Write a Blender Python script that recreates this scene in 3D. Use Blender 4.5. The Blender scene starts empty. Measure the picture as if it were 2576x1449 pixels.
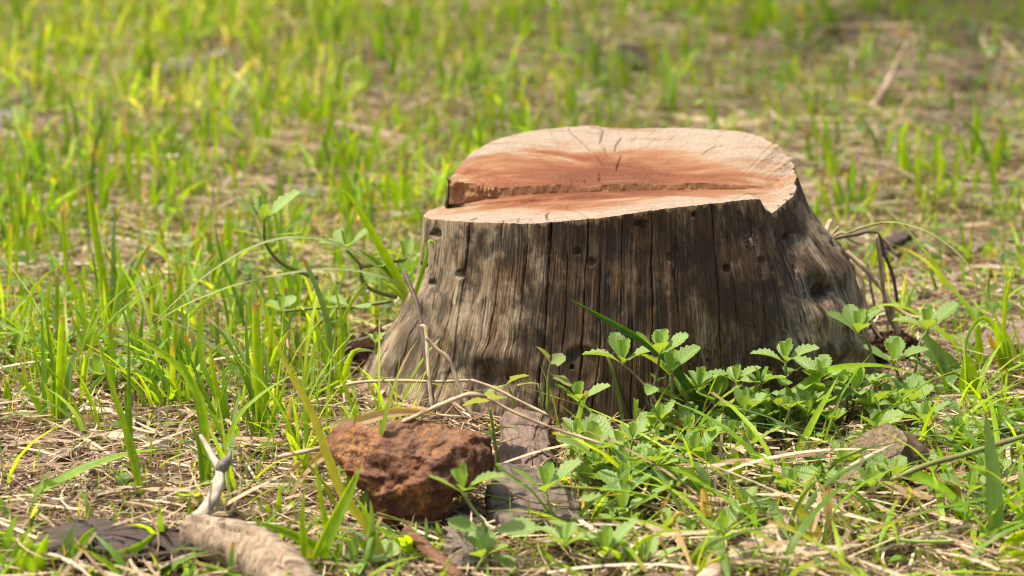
import bpy, bmesh, math, random
import numpy as np
from mathutils import Vector, Matrix

random.seed(7)
rng = np.random.default_rng(11)
R = math.radians
scene = bpy.context.scene
col = scene.collection

# ------------------------------------------------------------------ camera
CAM = np.array((0.0, -2.8, 0.845))
PITCH = R(15.0)
cam_data = bpy.data.cameras.new('camera')
cam = bpy.data.objects.new('camera', cam_data)
col.objects.link(cam)
cam.location = CAM
cam.rotation_euler = (R(90) - PITCH, 0, 0)
cam_data.lens = 100.0
cam_data.sensor_width = 36.0
cam_data.clip_start = 0.05
cam_data.clip_end = 500.0
cam_data.dof.use_dof = True
cam_data.dof.focus_distance = 2.66
cam_data.dof.aperture_fstop = 5.6
scene.camera = cam

# ------------------------------------------------------------------ sky, sun, exposure
SUN = Vector((-0.36, 0.06, 0.93)).normalized()
world = bpy.data.worlds.new('World')
scene.world = world
world.use_nodes = True
wt = world.node_tree
wt.nodes.clear()
w_out = wt.nodes.new('ShaderNodeOutputWorld')
w_bg = wt.nodes.new('ShaderNodeBackground')
w_sky = wt.nodes.new('ShaderNodeTexSky')
w_sky.sky_type = 'NISHITA'
w_sky.sun_disc = False
w_sky.sun_elevation = math.asin(SUN.z)
w_sky.sun_rotation = math.atan2(SUN.x, SUN.y)
w_sky.air_density = 1.0
w_sky.dust_density = 5.0
w_sky.ozone_density = 0.4
w_bg.inputs['Strength'].default_value = 0.125
wt.links.new(w_sky.outputs[0], w_bg.inputs['Color'])
wt.links.new(w_bg.outputs[0], w_out.inputs['Surface'])

sun_data = bpy.data.lights.new('sun', 'SUN')
sun_data.energy = 4.6
sun_data.angle = R(1.2)
sun_data.color = (1.0, 0.91, 0.77)
sun = bpy.data.objects.new('sun', sun_data)
col.objects.link(sun)
sun.rotation_euler = SUN.to_track_quat('Z', 'Y').to_euler()

scene.view_settings.view_transform = 'Standard'
scene.view_settings.look = 'None'
scene.view_settings.exposure = 0.74
scene.view_settings.gamma = 1.0
scene.view_settings.use_curve_mapping = False
scene.render.engine = 'CYCLES'
scene.cycles.max_bounces = 8
scene.cycles.transmission_bounces = 6
scene.cycles.use_denoising = True
scene.cycles.pixel_filter_type = 'BLACKMAN_HARRIS'
scene.cycles.filter_width = 1.1

# ------------------------------------------------------------------ maths helpers
FOC = 100.0 / 36.0 * 2576.0          # layout plan measured on a 2576 x 1449 grid
FWD = np.array((0, math.cos(PITCH), -math.sin(PITCH)))
UP = np.array((0, math.sin(PITCH), math.cos(PITCH)))
RIGHT = np.array((1.0, 0, 0))

def ray(px, py):
    return FWD * FOC + RIGHT * (px - 1288.0) + UP * (724.5 - py)

def at_y(px, py, Y):
    d = ray(px, py)
    return CAM + d * ((Y - CAM[1]) / d[1])

def project(v):
    d = np.asarray(v) - CAM
    k = FOC / (d @ FWD)
    return 1288.0 + (d @ RIGHT) * k, 724.5 - (d @ UP) * k

def _hash(ix, iy, iz, seed):
    h = (ix * 374761393 + iy * 668265263 + iz * 2147483647 + seed * 974634777) & 0xFFFFFFFF
    h = ((h ^ (h >> 13)) * 1274126177) & 0xFFFFFFFF
    h = ((h ^ (h >> 16)) * 2246822519) & 0xFFFFFFFF
    return ((h ^ (h >> 15)) & 0xFFFFFF) / float(0xFFFFFF)

def noise3(x, y, z, seed=0):
    x, y, z = np.broadcast_arrays(np.asarray(x, float), np.asarray(y, float), np.asarray(z, float))
    ix, iy, iz = (np.floor(a).astype(np.int64) for a in (x, y, z))
    fx, fy, fz = x - ix, y - iy, z - iz
    fx, fy, fz = (a * a * (3 - 2 * a) for a in (fx, fy, fz))
    out = 0.0
    for dx in (0, 1):
        for dy in (0, 1):
            for dz in (0, 1):
                w = (fx if dx else 1 - fx) * (fy if dy else 1 - fy) * (fz if dz else 1 - fz)
                out = out + w * _hash(ix + dx, iy + dy, iz + dz, seed)
    return out * 2 - 1

def fbm(x, y, z=0.0, octaves=4, seed=0):
    a, t, s = 1.0, 0.0, 0.0
    for o in range(octaves):
        t = t + a * noise3(np.asarray(x) * 2 ** o, np.asarray(y) * 2 ** o, np.asarray(z) * 2 ** o, seed + o * 17)
        s += a
        a *= 0.5
    return t / s

def gz(x, y):
    """height of the ground"""
    return 0.016 * fbm(np.asarray(x) * 2.1, np.asarray(y) * 2.1, 0.3, 2, 5) + 0.005 * fbm(np.asarray(x) * 14, np.asarray(y) * 14, 0.7, 3, 9)

def on_ground(px, py, lift=0.0):
    z = 0.0
    for _ in range(6):
        d = ray(px, py)
        p = CAM + d * ((z + lift - CAM[2]) / d[2])
        z = float(gz(p[0], p[1]))
    return p

def catmull(pts, n):
    pts = np.asarray(pts, float)
    if len(pts) == 2:
        pts = np.array([pts[0], (pts[0] + pts[1]) / 2, pts[1]])
    P = np.vstack([2 * pts[0] - pts[1], pts, 2 * pts[-1] - pts[-2]])
    seg = np.linalg.norm(np.diff(pts, axis=0), axis=1)
    cum = np.concatenate([[0], np.cumsum(seg)])
    s = np.linspace(0, cum[-1], n)
    out = []
    for v in s:
        i = min(max(np.searchsorted(cum, v, side='right') - 1, 0), len(seg) - 1)
        t = (v - cum[i]) / max(seg[i], 1e-9)
        p0, p1, p2, p3 = P[i], P[i + 1], P[i + 2], P[i + 3]
        out.append(0.5 * (2 * p1 + (p2 - p0) * t + (2 * p0 - 5 * p1 + 4 * p2 - p3) * t * t + (3 * p1 - p0 - 3 * p2 + p3) * t ** 3))
    return np.array(out)

def path(px_pts, lean=0.0, lift=0.0, y0=None, bow=1.4):
    """points of a stem or blade: foot on the ground, then rising, its depth changing by `lean` metres"""
    foot = on_ground(*px_pts[0], lift) if y0 is None else at_y(*px_pts[0], y0)
    if y0 is None and abs(foot[1]) < .4 and foot[1] < 0.05:
        moved = False
        while inside_stump(foot[0], foot[1], .022) and foot[1] > -.3:   # keep feet outside the stump
            foot = at_y(px_pts[0][0], px_pts[0][1], foot[1] - .004); moved = True
        if moved: foot[2] = float(gz(foot[0], foot[1]))
    q = np.asarray(px_pts, float)
    seg = np.concatenate([[0], np.cumsum(np.linalg.norm(np.diff(q, axis=0), axis=1))])
    seg /= max(seg[-1], 1e-9)
    out = [foot]
    for (px, py), f in zip(px_pts[1:], seg[1:]):
        p = at_y(px, py, foot[1] + lean * f ** bow)
        if p[2] < float(gz(p[0], p[1])) + 0.006:          # a drooping end comes to lie on the ground
            p = on_ground(px, py, 0.028)
        out.append(p)
    return np.array(out)

def lying(px_pts, lift=0.004):
    return np.array([on_ground(px, py, lift if np.isscalar(lift) else lift[i]) for i, (px, py) in enumerate(px_pts)])

# ------------------------------------------------------------------ mesh helpers
def mesh_np(name, verts, faces, smooth=True, colors=None, uvs=None):
    """verts (n,3); faces: list of arrays (m,3) or (m,4)"""
    me = bpy.data.meshes.new(name)
    verts = np.asarray(verts, np.float32)
    if not isinstance(faces, list):
        faces = [faces]
    faces = [np.asarray(f, np.int32) for f in faces if len(f)]
    nl = sum(f.size for f in faces)
    npoly = sum(len(f) for f in faces)
    me.vertices.add(len(verts))
    me.vertices.foreach_set('co', verts.ravel())
    me.loops.add(nl)
    idx = np.concatenate([f.ravel() for f in faces])
    me.loops.foreach_set('vertex_index', idx)
    me.polygons.add(npoly)
    starts, k = [], 0
    for f in faces:
        starts.append(k + np.arange(len(f)) * f.shape[1])
        k += f.size
    me.polygons.foreach_set('loop_start', np.concatenate(starts).astype(np.int32))
    me.polygons.foreach_set('use_smooth', np.full(npoly, smooth))
    if uvs is not None:
        uv = me.uv_layers.new(name='UVMap')
        uv.data.foreach_set('uv', np.asarray(uvs, np.float32)[idx].ravel())
    if colors is not None:
        ca = me.color_attributes.new('Col', 'FLOAT_COLOR', 'POINT')
        c = np.ones((len(verts), 4), np.float32)
        c[:, :3] = colors
        ca.data.foreach_set('color', c.ravel())
    me.update(calc_edges=True)
    me.validate()
    return me

def grid_faces(nu, nv, wrap_u=False):
    i = np.arange(nu if wrap_u else nu - 1)
    j = np.arange(nv - 1)
    I, J = np.meshgrid(i, j, indexing='ij')
    I2 = (I + 1) % nu
    return np.stack([I * nv + J, I2 * nv + J, I2 * nv + J + 1, I * nv + J + 1], -1).reshape(-1, 4)

def obj(name, me, mat, parent=None, loc=None):
    o = bpy.data.objects.new(name, me)
    col.objects.link(o)
    if me is not None and mat is not None:
        if not me.materials:
            me.materials.append(mat)
    if parent is not None:
        o.parent = parent
    if loc is not None:
        o.location = loc
    return o

def thing(name, label, category, loc=(0, 0, 0), group=None):
    o = bpy.data.objects.new(name, None)
    col.objects.link(o)
    o.empty_display_size = 0.02
    o.location = loc
    return tag(o, label, category, group)

def tag(o, label, category, group=None, kind=None):
    if label: o['label'] = label
    if category: o['category'] = category
    if group: o['group'] = group
    if kind: o['kind'] = kind
    return o

def frames(pts):
    T = np.gradient(pts, axis=0)
    T /= np.linalg.norm(T, axis=1)[:, None] + 1e-12
    return T

def tube(pts, radii, nseg=8, rough=0.0, seed=0, cap=True, squash=1.0, freq=60):
    """tapered tube along pts; returns verts, faces, uv (u round, v metres along)"""
    pts = np.asarray(pts, float)
    n = len(pts)
    radii = np.interp(np.linspace(0, 1, n), np.linspace(0, 1, len(radii)), radii)
    T = frames(pts)
    ref = np.array((0, 0, 1.0)) if abs(T[:, 2]).mean() < 0.8 else np.array((0, 1.0, 0))
    A = np.cross(T, ref); A /= np.linalg.norm(A, axis=1)[:, None] + 1e-12
    B = np.cross(A, T)
    th = np.linspace(0, 2 * math.pi, nseg, endpoint=False)
    ring = np.cos(th)[None, :, None] * A[:, None, :] + squash * np.sin(th)[None, :, None] * B[:, None, :]
    rr = radii[:, None] * np.ones(nseg)[None]
    if rough:
        base = pts[:, None, :] + ring * radii[:, None, None]
        rr = rr + rough * fbm(base[..., 0] * freq, base[..., 1] * freq, base[..., 2] * freq, 3, seed)
    V = pts[:, None, :] + ring * rr[..., None]
    L = np.concatenate([[0], np.cumsum(np.linalg.norm(np.diff(pts, axis=0), axis=1))])
    uv = np.stack(np.broadcast_arrays(th[None, :] * radii.mean(), L[:, None]), -1).reshape(-1, 2)
    F = grid_faces(n, nseg)
    wrapf = np.stack([np.arange(n - 1) * nseg + nseg - 1, np.arange(1, n) * nseg + nseg - 1,
                      np.arange(1, n) * nseg, np.arange(n - 1) * nseg], -1)
    V = V.reshape(-1, 3)
    faces = [np.vstack([F, wrapf])]
    if cap:
        V = np.vstack([V, pts[0], pts[-1]])
        uv = np.vstack([uv, [0, 0], [0, L[-1]]])
        k = np.arange(nseg)
        faces.append(np.stack([np.full(nseg, n * nseg), k, (k + 1) % nseg], -1))
        faces.append(np.stack([np.full(nseg, n * nseg + 1), (n - 1) * nseg + (k + 1) % nseg, (n - 1) * nseg + k], -1))
    return V, faces, uv

def tube_obj(name, pts, radii, mat, parent=None, nseg=8, **kw):
    origin = Vector(parent.location) if parent is not None else Vector(pts[0])
    V, F, uv = tube(pts, radii, nseg, **kw)
    V = V - np.array(origin)
    o = obj(name, mesh_np(name, V, F, uvs=uv), mat, parent, None if parent is not None else origin)
    return o

# ------------------------------------------------------------------ material helpers
class NT:
    def __init__(s, name):
        s.m = bpy.data.materials.new(name)
        s.m.use_nodes = True
        s.t = s.m.node_tree
        s.t.nodes.clear()
        s.out = s.t.nodes.new('ShaderNodeOutputMaterial')
    def n(s, kind, ins=None, **props):
        nd = s.t.nodes.new('ShaderNode' + kind)
        for k, v in props.items():
            setattr(nd, k, v)
        for k, v in (ins or {}).items():
            s.set(nd.inputs[k], v)
        return nd
    def set(s, sock, v):
        if isinstance(v, bpy.types.NodeSocket):
            s.t.links.new(v, sock)
        elif isinstance(v, bpy.types.Node):
            s.t.links.new(v.outputs[0], sock)
        else:
            if sock.type == 'RGBA' and len(v) == 3:
                v = (*v, 1)
            sock.default_value = v
    def noise(s, vec, scale, detail=3, rough=0.55, dist=0.0):
        return s.n('TexNoise', {'Vector': vec, 'Scale': scale, 'Detail': detail, 'Roughness': rough, 'Distortion': dist}).outputs[0]
    def stretch(s, vec, sx, sy, sz, off=(0, 0, 0)):
        return s.n('Mapping', {'Vector': vec, 'Location': off, 'Scale': (sx, sy, sz)}).outputs[0]
    def ramp(s, fac, stops, interp='LINEAR'):
        r = s.n('ValToRGB', {'Fac': fac})
        e = r.color_ramp.elements
        r.color_ramp.interpolation = interp
        while len(e) > 1: e.remove(e[-1])
        e[0].position = stops[0][0]
        def c4(c): return (c, c, c, 1) if np.isscalar(c) else (*c, 1)
        e[0].color = c4(stops[0][1])
        for p, c in stops[1:]:
            k = e.new(p); k.color = c4(c)
        return r.outputs[0]
    def mix(s, fac, a, b, mode='MIX'):
        m = s.n('Mix', data_type='RGBA', blend_type=mode, clamp_factor=True)
        s.set(m.inputs[0], fac); s.set(m.inputs[6], a); s.set(m.inputs[7], b)
        return m.outputs[2]
    def math(s, op, a, b=0.0):
        m = s.n('Math', operation=op)
        s.set(m.inputs[0], a); s.set(m.inputs[1], b)
        return m.outputs[0]
    def bump(s, h, strength=0.5, dist=0.002, normal=None):
        b = s.n('Bump', {'Height': h, 'Strength': strength, 'Distance': dist})
        if normal is not None: s.set(b.inputs['Normal'], normal)
        return b.outputs[0]
    def finish(s, color, rough=0.8, normal=None, spec=0.25):
        p = s.n('BsdfPrincipled')
        s.set(p.inputs['Base Color'], color); s.set(p.inputs['Roughness'], rough)
        s.set(p.inputs['Specular IOR Level'], spec)
        if normal is not None: s.set(p.inputs['Normal'], normal)
        s.t.links.new(p.outputs[0], s.out.inputs['Surface'])
        return s.m
    def leaf(s, color, trans, fac=0.4, rough=0.42, normal=None, spec=0.4):
        p = s.n('BsdfPrincipled')
        s.set(p.inputs['Base Color'], color); s.set(p.inputs['Roughness'], rough)
        s.set(p.inputs['Specular IOR Level'], spec)
        tr = s.n('BsdfTranslucent'); s.set(tr.inputs['Color'], trans)
        if normal is not None:
            s.set(p.inputs['Normal'], normal); s.set(tr.inputs['Normal'], normal)
        mx = s.n('MixShader', {0: fac})
        s.t.links.new(p.outputs[0], mx.inputs[1]); s.t.links.new(tr.outputs[0], mx.inputs[2])
        s.t.links.new(mx.outputs[0], s.out.inputs['Surface'])
        return s.m

M = {}
def build_materials():
    # soil
    k = NT('soil'); co = k.n('TexCoord').outputs['Object']
    a = k.noise(co, 9, 5); b = k.noise(co, 160, 6, 0.7); c = k.noise(co, 45, 4)
    base = k.ramp(b, [(0.3, (0.045, 0.027, 0.016)), (0.5, (0.13, 0.083, 0.050)), (0.7, (0.27, 0.19, 0.12))])
    base = k.mix(k.ramp(a, [(0.42, 0.0), (0.62, 1.0)]), base, (0.30, 0.215, 0.135))
    M['soil'] = k.finish(base, 0.95, k.bump(k.math('ADD', b, c), 0.9, 0.006), 0.1)
    # meadow beyond the blades
    k = NT('crumb_soil'); co = k.n('TexCoord').outputs['Object']
    b = k.noise(co, 260, 6, 0.7)
    base = k.ramp(b, [(0.3, (0.016, 0.008, 0.005)), (0.55, (0.045, 0.022, 0.014)), (0.75, (0.10, 0.05, 0.03))])
    M['crumb'] = k.finish(base, 0.95, k.bump(b, 0.9, 0.004), 0.1)
    # straw, grass: colour per blade stored on the mesh
    k = NT('straw'); at = k.n('Attribute', attribute_name='Col').outputs[0]; co = k.n('TexCoord').outputs['Object']
    v = k.ramp(k.noise(co, 220, 3), [(0.3, 0.62), (0.7, 1.15)])
    cc = k.mix(1.0, at, v, 'MULTIPLY')
    M['straw'] = k.leaf(cc, cc, 0.22, 0.6, None, 0.25)
    k = NT('grass'); at = k.n('Attribute', attribute_name='Col').outputs[0]; co = k.n('TexCoord').outputs['Object']
    v = k.ramp(k.noise(co, 90, 3), [(0.3, 0.82), (0.7, 1.12)])
    cc = k.mix(1.0, at, v, 'MULTIPLY')
    uv = k.n('UVMap').outputs[0]
    lines = k.n('TexWave', {'Vector': k.stretch(uv, 1, 0, 0), 'Scale': 2.2, 'Distortion': 0.0}, wave_type='BANDS', bands_direction='X').outputs[1]
    tr = k.mix(1.0, cc, (2.0, 1.7, 0.5), 'MULTIPLY')
    M['grass'] = k.leaf(cc, tr, 0.55, 0.38, k.bump(lines, 0.25, 0.0006), 0.45)
    # leafy weeds
    for nm, c1, c2, trc in (('weed', (0.140, 0.255, 0.038), (0.245, 0.365, 0.090), (0.46, 0.62, 0.04)),
                            ('weed_young', (0.19, 0.36, 0.035), (0.26, 0.42, 0.07), (0.46, 0.62, 0.05)),
                            ('vine', (0.24, 0.33, 0.06), (0.34, 0.42, 0.12), (0.5, 0.55, 0.08))):
        k = NT(nm + '_leaf'); co = k.n('TexCoord').outputs['Object']; uv = k.n('UVMap').outputs[0]
        rnd = k.n('ObjectInfo').outputs['Random']
        base = k.mix(rnd, c1, c2)
        base = k.mix(k.ramp(k.noise(co, 300, 4), [(0.5, 0.0), (0.75, 0.35)]), base, (0.30, 0.40, 0.20))
        sv = k.n('VectorMath', {0: co, 1: k.n('CombineXYZ', {0: k.math('MULTIPLY', rnd, 40.0), 1: rnd, 2: 0.0})}, operation='ADD').outputs[0]
        base = k.mix(k.ramp(k.noise(sv, 5.5, 4, 0.65), [(0.60, 0.0), (0.68, 0.7)]), base, (0.33, 0.30, 0.08))
        base = k.mix(k.ramp(k.noise(sv, 13, 3, 0.6), [(0.70, 0.0), (0.73, 0.9)]), base, (0.20, 0.11, 0.045))
        sx = k.n('SeparateXYZ', {0: uv}); u = k.math('ABSOLUTE', sx.outputs[0]); 
        vein = k.n('TexWave', {'Vector': k.n('CombineXYZ', {0: k.math('SUBTRACT', sx.outputs[1], k.math('MULTIPLY', u, 0.45)), 1: 0.0, 2: 0.0}), 'Scale': 2.1}, wave_type='BANDS', bands_direction='X').outputs[1]
        mid = k.ramp(u, [(0.0, 1.0), (0.10, 0.0)])
        base = k.mix(k.math('MULTIPLY', mid, 0.55), base, (0.38, 0.47, 0.2))
        base = k.mix(k.math('MULTIPLY', k.ramp(vein, [(0.75, 0.0), (1.0, 1.0)]), 0.25), base, (0.34, 0.44, 0.18))
        M[nm] = k.leaf(base, k.mix(1.0, base, k.mix(0.5, trc, (1.6, 1.6, 0.5)), 'MULTIPLY') if False else trc, 0.36, 0.4,
                       k.bump(k.math('ADD', vein, k.noise(co, 500, 3)), 0.35, 0.0012), 0.5)
    def simple(nm, c1, c2, scale, sx=1, sy=1, sz=1, rough=0.7, bump=0.5, use_uv=False, dark=None, spec=0.25, bd=0.0015):
        k = NT(nm); tc = k.n('TexCoord')
        vec = k.stretch(tc.outputs['UV' if use_uv else 'Object'], sx, sy, sz)
        f = k.noise(vec, scale, 6, 0.65)
        g = k.noise(tc.outputs['Object'], 38, 4)
        base = k.ramp(f, [(0.3, c1), (0.68, c2)])
        if dark is not None:
            base = k.mix(k.ramp(g, [(0.50, 0.0), (0.68, 0.85)]), base, dark)
        M[nm] = k.finish(base, rough, k.bump(f, bump, bd), spec)
    simple('weed_stem', (0.09, 0.12, 0.03), (0.19, 0.23, 0.06), 120, dark=(0.17, 0.09, 0.06), rough=0.5)
    simple('green_stem', (0.16, 0.26, 0.04), (0.28, 0.38, 0.09), 120, rough=0.45)
    simple('purple_stem', (0.10, 0.055, 0.04), (0.20, 0.15, 0.08), 160, rough=0.5)
    simple('twig_dry', (0.27, 0.19, 0.105), (0.60, 0.47, 0.30), 500, 1, 0.12, 1, use_uv=True, dark=(0.17, 0.11, 0.07))
    simple('twig_dark', (0.045, 0.032, 0.025), (0.15, 0.11, 0.08), 500, 1, 0.12, 1, use_uv=True)
    simple('twig_red', (0.085, 0.036, 0.022), (0.25, 0.125, 0.075), 420, 1, 0.5, 1, use_uv=True, bd=0.003, bump=0.9)
    simple('bark_dark', (0.016, 0.012, 0.010), (0.115, 0.085, 0.068), 60, 0.3, 7, 7, rough=0.7, spec=0.25, dark=(0.10, 0.055, 0.035), bump=0.9, bd=0.003)
    simple('bark_brown', (0.070, 0.046, 0.036), (0.25, 0.175, 0.135), 90, 4, 1, 0.5, dark=(0.06, 0.04, 0.03))
    simple('slab_grey', (0.05, 0.038, 0.03), (0.19, 0.145, 0.11), 120, dark=(0.035, 0.028, 0.024))
    simple('bone_wood', (0.24, 0.19, 0.135), (0.56, 0.48, 0.375), 300, 1, 0.15, 1, use_uv=True, dark=(0.22, 0.16, 0.11), spec=0.3)
    simple('stick_pale', (0.27, 0.20, 0.15), (0.58, 0.46, 0.36), 240, 1, 0.08, 1, use_uv=True, dark=(0.19, 0.13, 0.09))
    simple('knot_grey', (0.10, 0.085, 0.07), (0.26, 0.23, 0.19), 250)
    simple('old_log', (0.035, 0.024, 0.018), (0.17, 0.115, 0.075), 260, 1, 0.06, 1, use_uv=True, dark=(0.05, 0.035, 0.025), bump=0.9, bd=0.004)
    simple('log_end', (0.025, 0.018, 0.013), (0.27, 0.195, 0.11), 240, dark=(0.06, 0.04, 0.03), bump=0.8, bd=0.004)
    # folded stem whose wrinkles cross it
    k = NT('husk_log'); tc = k.n('TexCoord'); uv = tc.outputs['UV']
    f = k.noise(k.stretch(uv, 7, 13, 1), 8, 6, 0.7, 1.2); g = k.noise(tc.outputs['Object'], 30, 4); h = k.noise(tc.outputs['Object'], 400, 4)
    base = k.ramp(f, [(0.34, (0.060, 0.038, 0.024)), (0.46, (0.23, 0.165, 0.105)), (0.7, (0.47, 0.38, 0.27))])
    base = k.mix(k.ramp(g, [(0.5, 0.0), (0.7, 0.5)]), base, (0.36, 0.25, 0.15))
    M['husk_log'] = k.finish(base, 0.75, k.bump(k.math('ADD', f, k.math('MULTIPLY', h, 0.3)), 0.8, 0.003))
    # laterite
    k = NT('laterite'); co = k.n('TexCoord').outputs['Object']
    a = k.noise(co, 34, 6, 0.66, 0.5); b = k.noise(co, 150, 5, 0.7); c = k.noise(co, 75, 4, 0.6)
    base = k.ramp(a, [(0.30, (0.038, 0.018, 0.014)), (0.42, (0.12, 0.046, 0.026)), (0.52, (0.22, 0.092, 0.038)), (0.61, (0.37, 0.17, 0.052)), (0.74, (0.26, 0.14, 0.078))])
    base = k.mix(k.ramp(b, [(0.44, 0.0), (0.58, 0.85)]), base, (0.095, 0.052, 0.040))
    base = k.mix(k.ramp(c, [(0.54, 0.0), (0.64, 0.75)]), base, (0.12, 0.038, 0.032))
    nz = k.n('SeparateXYZ', {0: k.n('NewGeometry').outputs['Normal']}).outputs[2]
    base = k.mix(k.math('MULTIPLY', k.ramp(nz, [(0.25, 0.0), (0.95, 0.6)]), k.ramp(k.noise(co, 55, 5, 0.7), [(0.38, 0.2), (0.62, 1.0)])), base, (0.27, 0.165, 0.095))   # dust lying on it
    M['rock'] = k.finish(base, 0.9, k.bump(k.math('ADD', b, c), 1.0, 0.004), 0.2)
    # stump: weathered outside
    k = NT('weathered_wood'); tc = k.n('TexCoord'); uv = tc.outputs['UV']; co = tc.outputs['Object']
    fib = k.noise(k.stretch(uv, 1, 0.06, 1), 620, 6, 0.8, 0.15)
    fib2 = k.noise(k.stretch(uv, 1, 0.05, 1), 330, 5, 0.7, 0.1)
    pat = k.noise(k.stretch(co, 1, 1, 0.6), 17, 5, 0.6, 0.8)
    pat2 = k.noise(k.stretch(co, 1, 1, 0.65, (3, 1, 2)), 34, 6, 0.65, 0.6)
    blk = k.noise(k.stretch(co, 1, 1, 0.7, (7, 5, 1)), 40, 7, 0.68, 0.5)
    spk = k.noise(co, 420, 4, 0.7)
    wood = k.ramp(fib, [(0.34, (0.090, 0.062, 0.038)), (0.47, (0.27, 0.200, 0.126)), (0.62, (0.52, 0.42, 0.285))])
    brown = k.ramp(fib, [(0.34, (0.030, 0.016, 0.008)), (0.50, (0.118, 0.064, 0.030)), (0.64, (0.28, 0.170, 0.086))])
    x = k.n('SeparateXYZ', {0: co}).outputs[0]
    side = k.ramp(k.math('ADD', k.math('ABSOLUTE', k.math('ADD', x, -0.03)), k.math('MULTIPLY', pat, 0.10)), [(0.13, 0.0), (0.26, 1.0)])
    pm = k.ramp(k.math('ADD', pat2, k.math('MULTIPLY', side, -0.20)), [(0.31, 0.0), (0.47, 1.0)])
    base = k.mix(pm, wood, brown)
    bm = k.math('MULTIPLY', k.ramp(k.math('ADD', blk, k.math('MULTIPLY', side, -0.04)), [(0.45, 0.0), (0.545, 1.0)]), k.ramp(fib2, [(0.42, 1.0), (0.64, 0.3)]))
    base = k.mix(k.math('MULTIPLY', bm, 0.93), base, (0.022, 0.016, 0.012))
    blot = k.noise(k.stretch(co, 1, 1, 0.8, (4, 9, 3)), 15, 5, 0.62, 0.9)
    base = k.mix(k.math('MULTIPLY', k.ramp(k.math('ADD', blot, k.math('MULTIPLY', side, -0.06)), [(0.47, 0.0), (0.60, 1.0)]), k.ramp(fib, [(0.35, 0.9), (0.7, 0.55)])), base, (0.045, 0.027, 0.016))
    base = k.mix(k.ramp(fib2, [(0.30, 0.45), (0.40, 0.0)]), base, (0.05, 0.034, 0.022))
    base = k.mix(k.ramp(spk, [(0.66, 0.0), (0.74, 0.6)]), base, (0.33, 0.22, 0.13))
    base = k.mix(k.ramp(spk, [(0.28, 0.6), (0.36, 0.0)]), base, (0.03, 0.02, 0.014))
    dep = k.n('SeparateColor', {0: k.n('Attribute', attribute_name='Col').outputs[0]}).outputs[0]   # depth below the saw cut
    fr = k.math('SUBTRACT', k.noise(k.stretch(uv, 1, 0.2, 1), 110, 5, 0.65), dep)
    base = k.mix(k.ramp(fr, [(0.40, 0.0), (0.46, 0.85)]), base, k.ramp(fib, [(0.3, (0.19, 0.115, 0.055)), (0.6, (0.42, 0.29, 0.16))]))
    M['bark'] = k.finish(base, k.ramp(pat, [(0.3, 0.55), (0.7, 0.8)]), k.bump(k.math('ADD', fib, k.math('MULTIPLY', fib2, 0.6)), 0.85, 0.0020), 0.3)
    # stump: sawn face
    k = NT('sawn_face'); tc = k.n('TexCoord'); co = tc.outputs['Object']
    streak = k.noise(k.stretch(co, 0.10, 1, 1), 190, 5, 0.65)
    soft = k.noise(k.stretch(co, 0.45, 1, 0.4), 22, 5, 0.6, 0.6)
    soft2 = k.noise(k.stretch(co, 0.35, 1, 0.4, (2, 4, 0)), 42, 5, 0.6, 0.9)
    spk = k.noise(co, 520, 4, 0.75)
    sp = k.n('SeparateXYZ', {0: co})
    dx = k.math('DIVIDE', k.math('ADD', sp.outputs[0], 0.030), 0.135)
    dy = k.math('DIVIDE', k.math('ADD', sp.outputs[1], -0.002), 0.078)
    dist = k.math('SQRT', k.math('ADD', k.math('MULTIPLY', dx, dx), k.math('MULTIPLY', dy, dy)))
    d2 = k.math('ADD', dist, k.math('MULTIPLY', k.math('ADD', soft, -0.5), 2.7))
    d2 = k.math('ADD', d2, k.math('MULTIPLY', k.math('ADD', streak, -0.5), 0.7))
    k2 = k.ramp(k.math('MULTIPLY', d2, 0.5), [(0.18, (0.125, 0.028, 0.009)), (0.36, (0.195, 0.056, 0.019)), (0.49, (0.285, 0.132, 0.058)), (0.58, (0.335, 0.232, 0.142)), (0.72, (0.365, 0.308, 0.232))])
    base = k.mix(k.ramp(soft2, [(0.56, 0.0), (0.70, 0.8)]), k2, (0.245, 0.105, 0.038))
    rings = k.n('TexWave', {'Vector': k.n('CombineXYZ', {0: k.math('ADD', dist, k.math('MULTIPLY', soft, 0.35)), 1: 0.0, 2: 0.0}), 'Scale': 7.0, 'Distortion': 1.2, 'Detail': 3.0}, wave_type='BANDS', bands_direction='X').outputs[1]
    base = k.mix(k.math('MULTIPLY', k.ramp(rings, [(0.55, 0.0), (0.95, 1.0)]), 0.22), base, (0.24, 0.10, 0.045))
    base = k.mix(k.ramp(streak, [(0.54, 0.0), (0.68, 0.6)]), base, (0.20, 0.100, 0.045))
    base = k.mix(k.ramp(spk, [(0.38, 0.5), (0.55, 0.0)]), base, (0.19, 0.10, 0.048))
    dirt = k.noise(k.stretch(co, 0.5, 1, 1, (9, 2, 0)), 60, 6, 0.7)
    base = k.mix(k.ramp(dirt, [(0.60, 0.0), (0.72, 0.5)]), base, (0.17, 0.115, 0.075))
    M['sawn'] = k.finish(base, 0.72, k.bump(k.math('ADD', k.math('ADD', spk, streak), k.noise(k.stretch(co, 0.05, 1, 1, (3, 3, 0)), 420, 3)), 0.9, 0.0016), 0.25)
    # stump: torn wood of the step
    k = NT('torn_wood'); tc = k.n('TexCoord'); co = tc.outputs['Object']
    f = k.noise(k.stretch(co, 1, 1, 0.06), 700, 5, 0.7); g = k.noise(k.stretch(co, 1, 1, 0.5), 160, 5, 0.65); h = k.noise(co, 20, 3)
    base = k.ramp(f, [(0.3, (0.20, 0.095, 0.038)), (0.6, (0.40, 0.21, 0.095)), (0.75, (0.56, 0.36, 0.19))])
    base = k.mix(k.ramp(g, [(0.58, 0.0), (0.68, 0.7)]), base, (0.10, 0.055, 0.03))
    M['torn'] = k.finish(base, 0.85, k.bump(k.math('ADD', f, g), 0.8, 0.002), 0.2)
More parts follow.
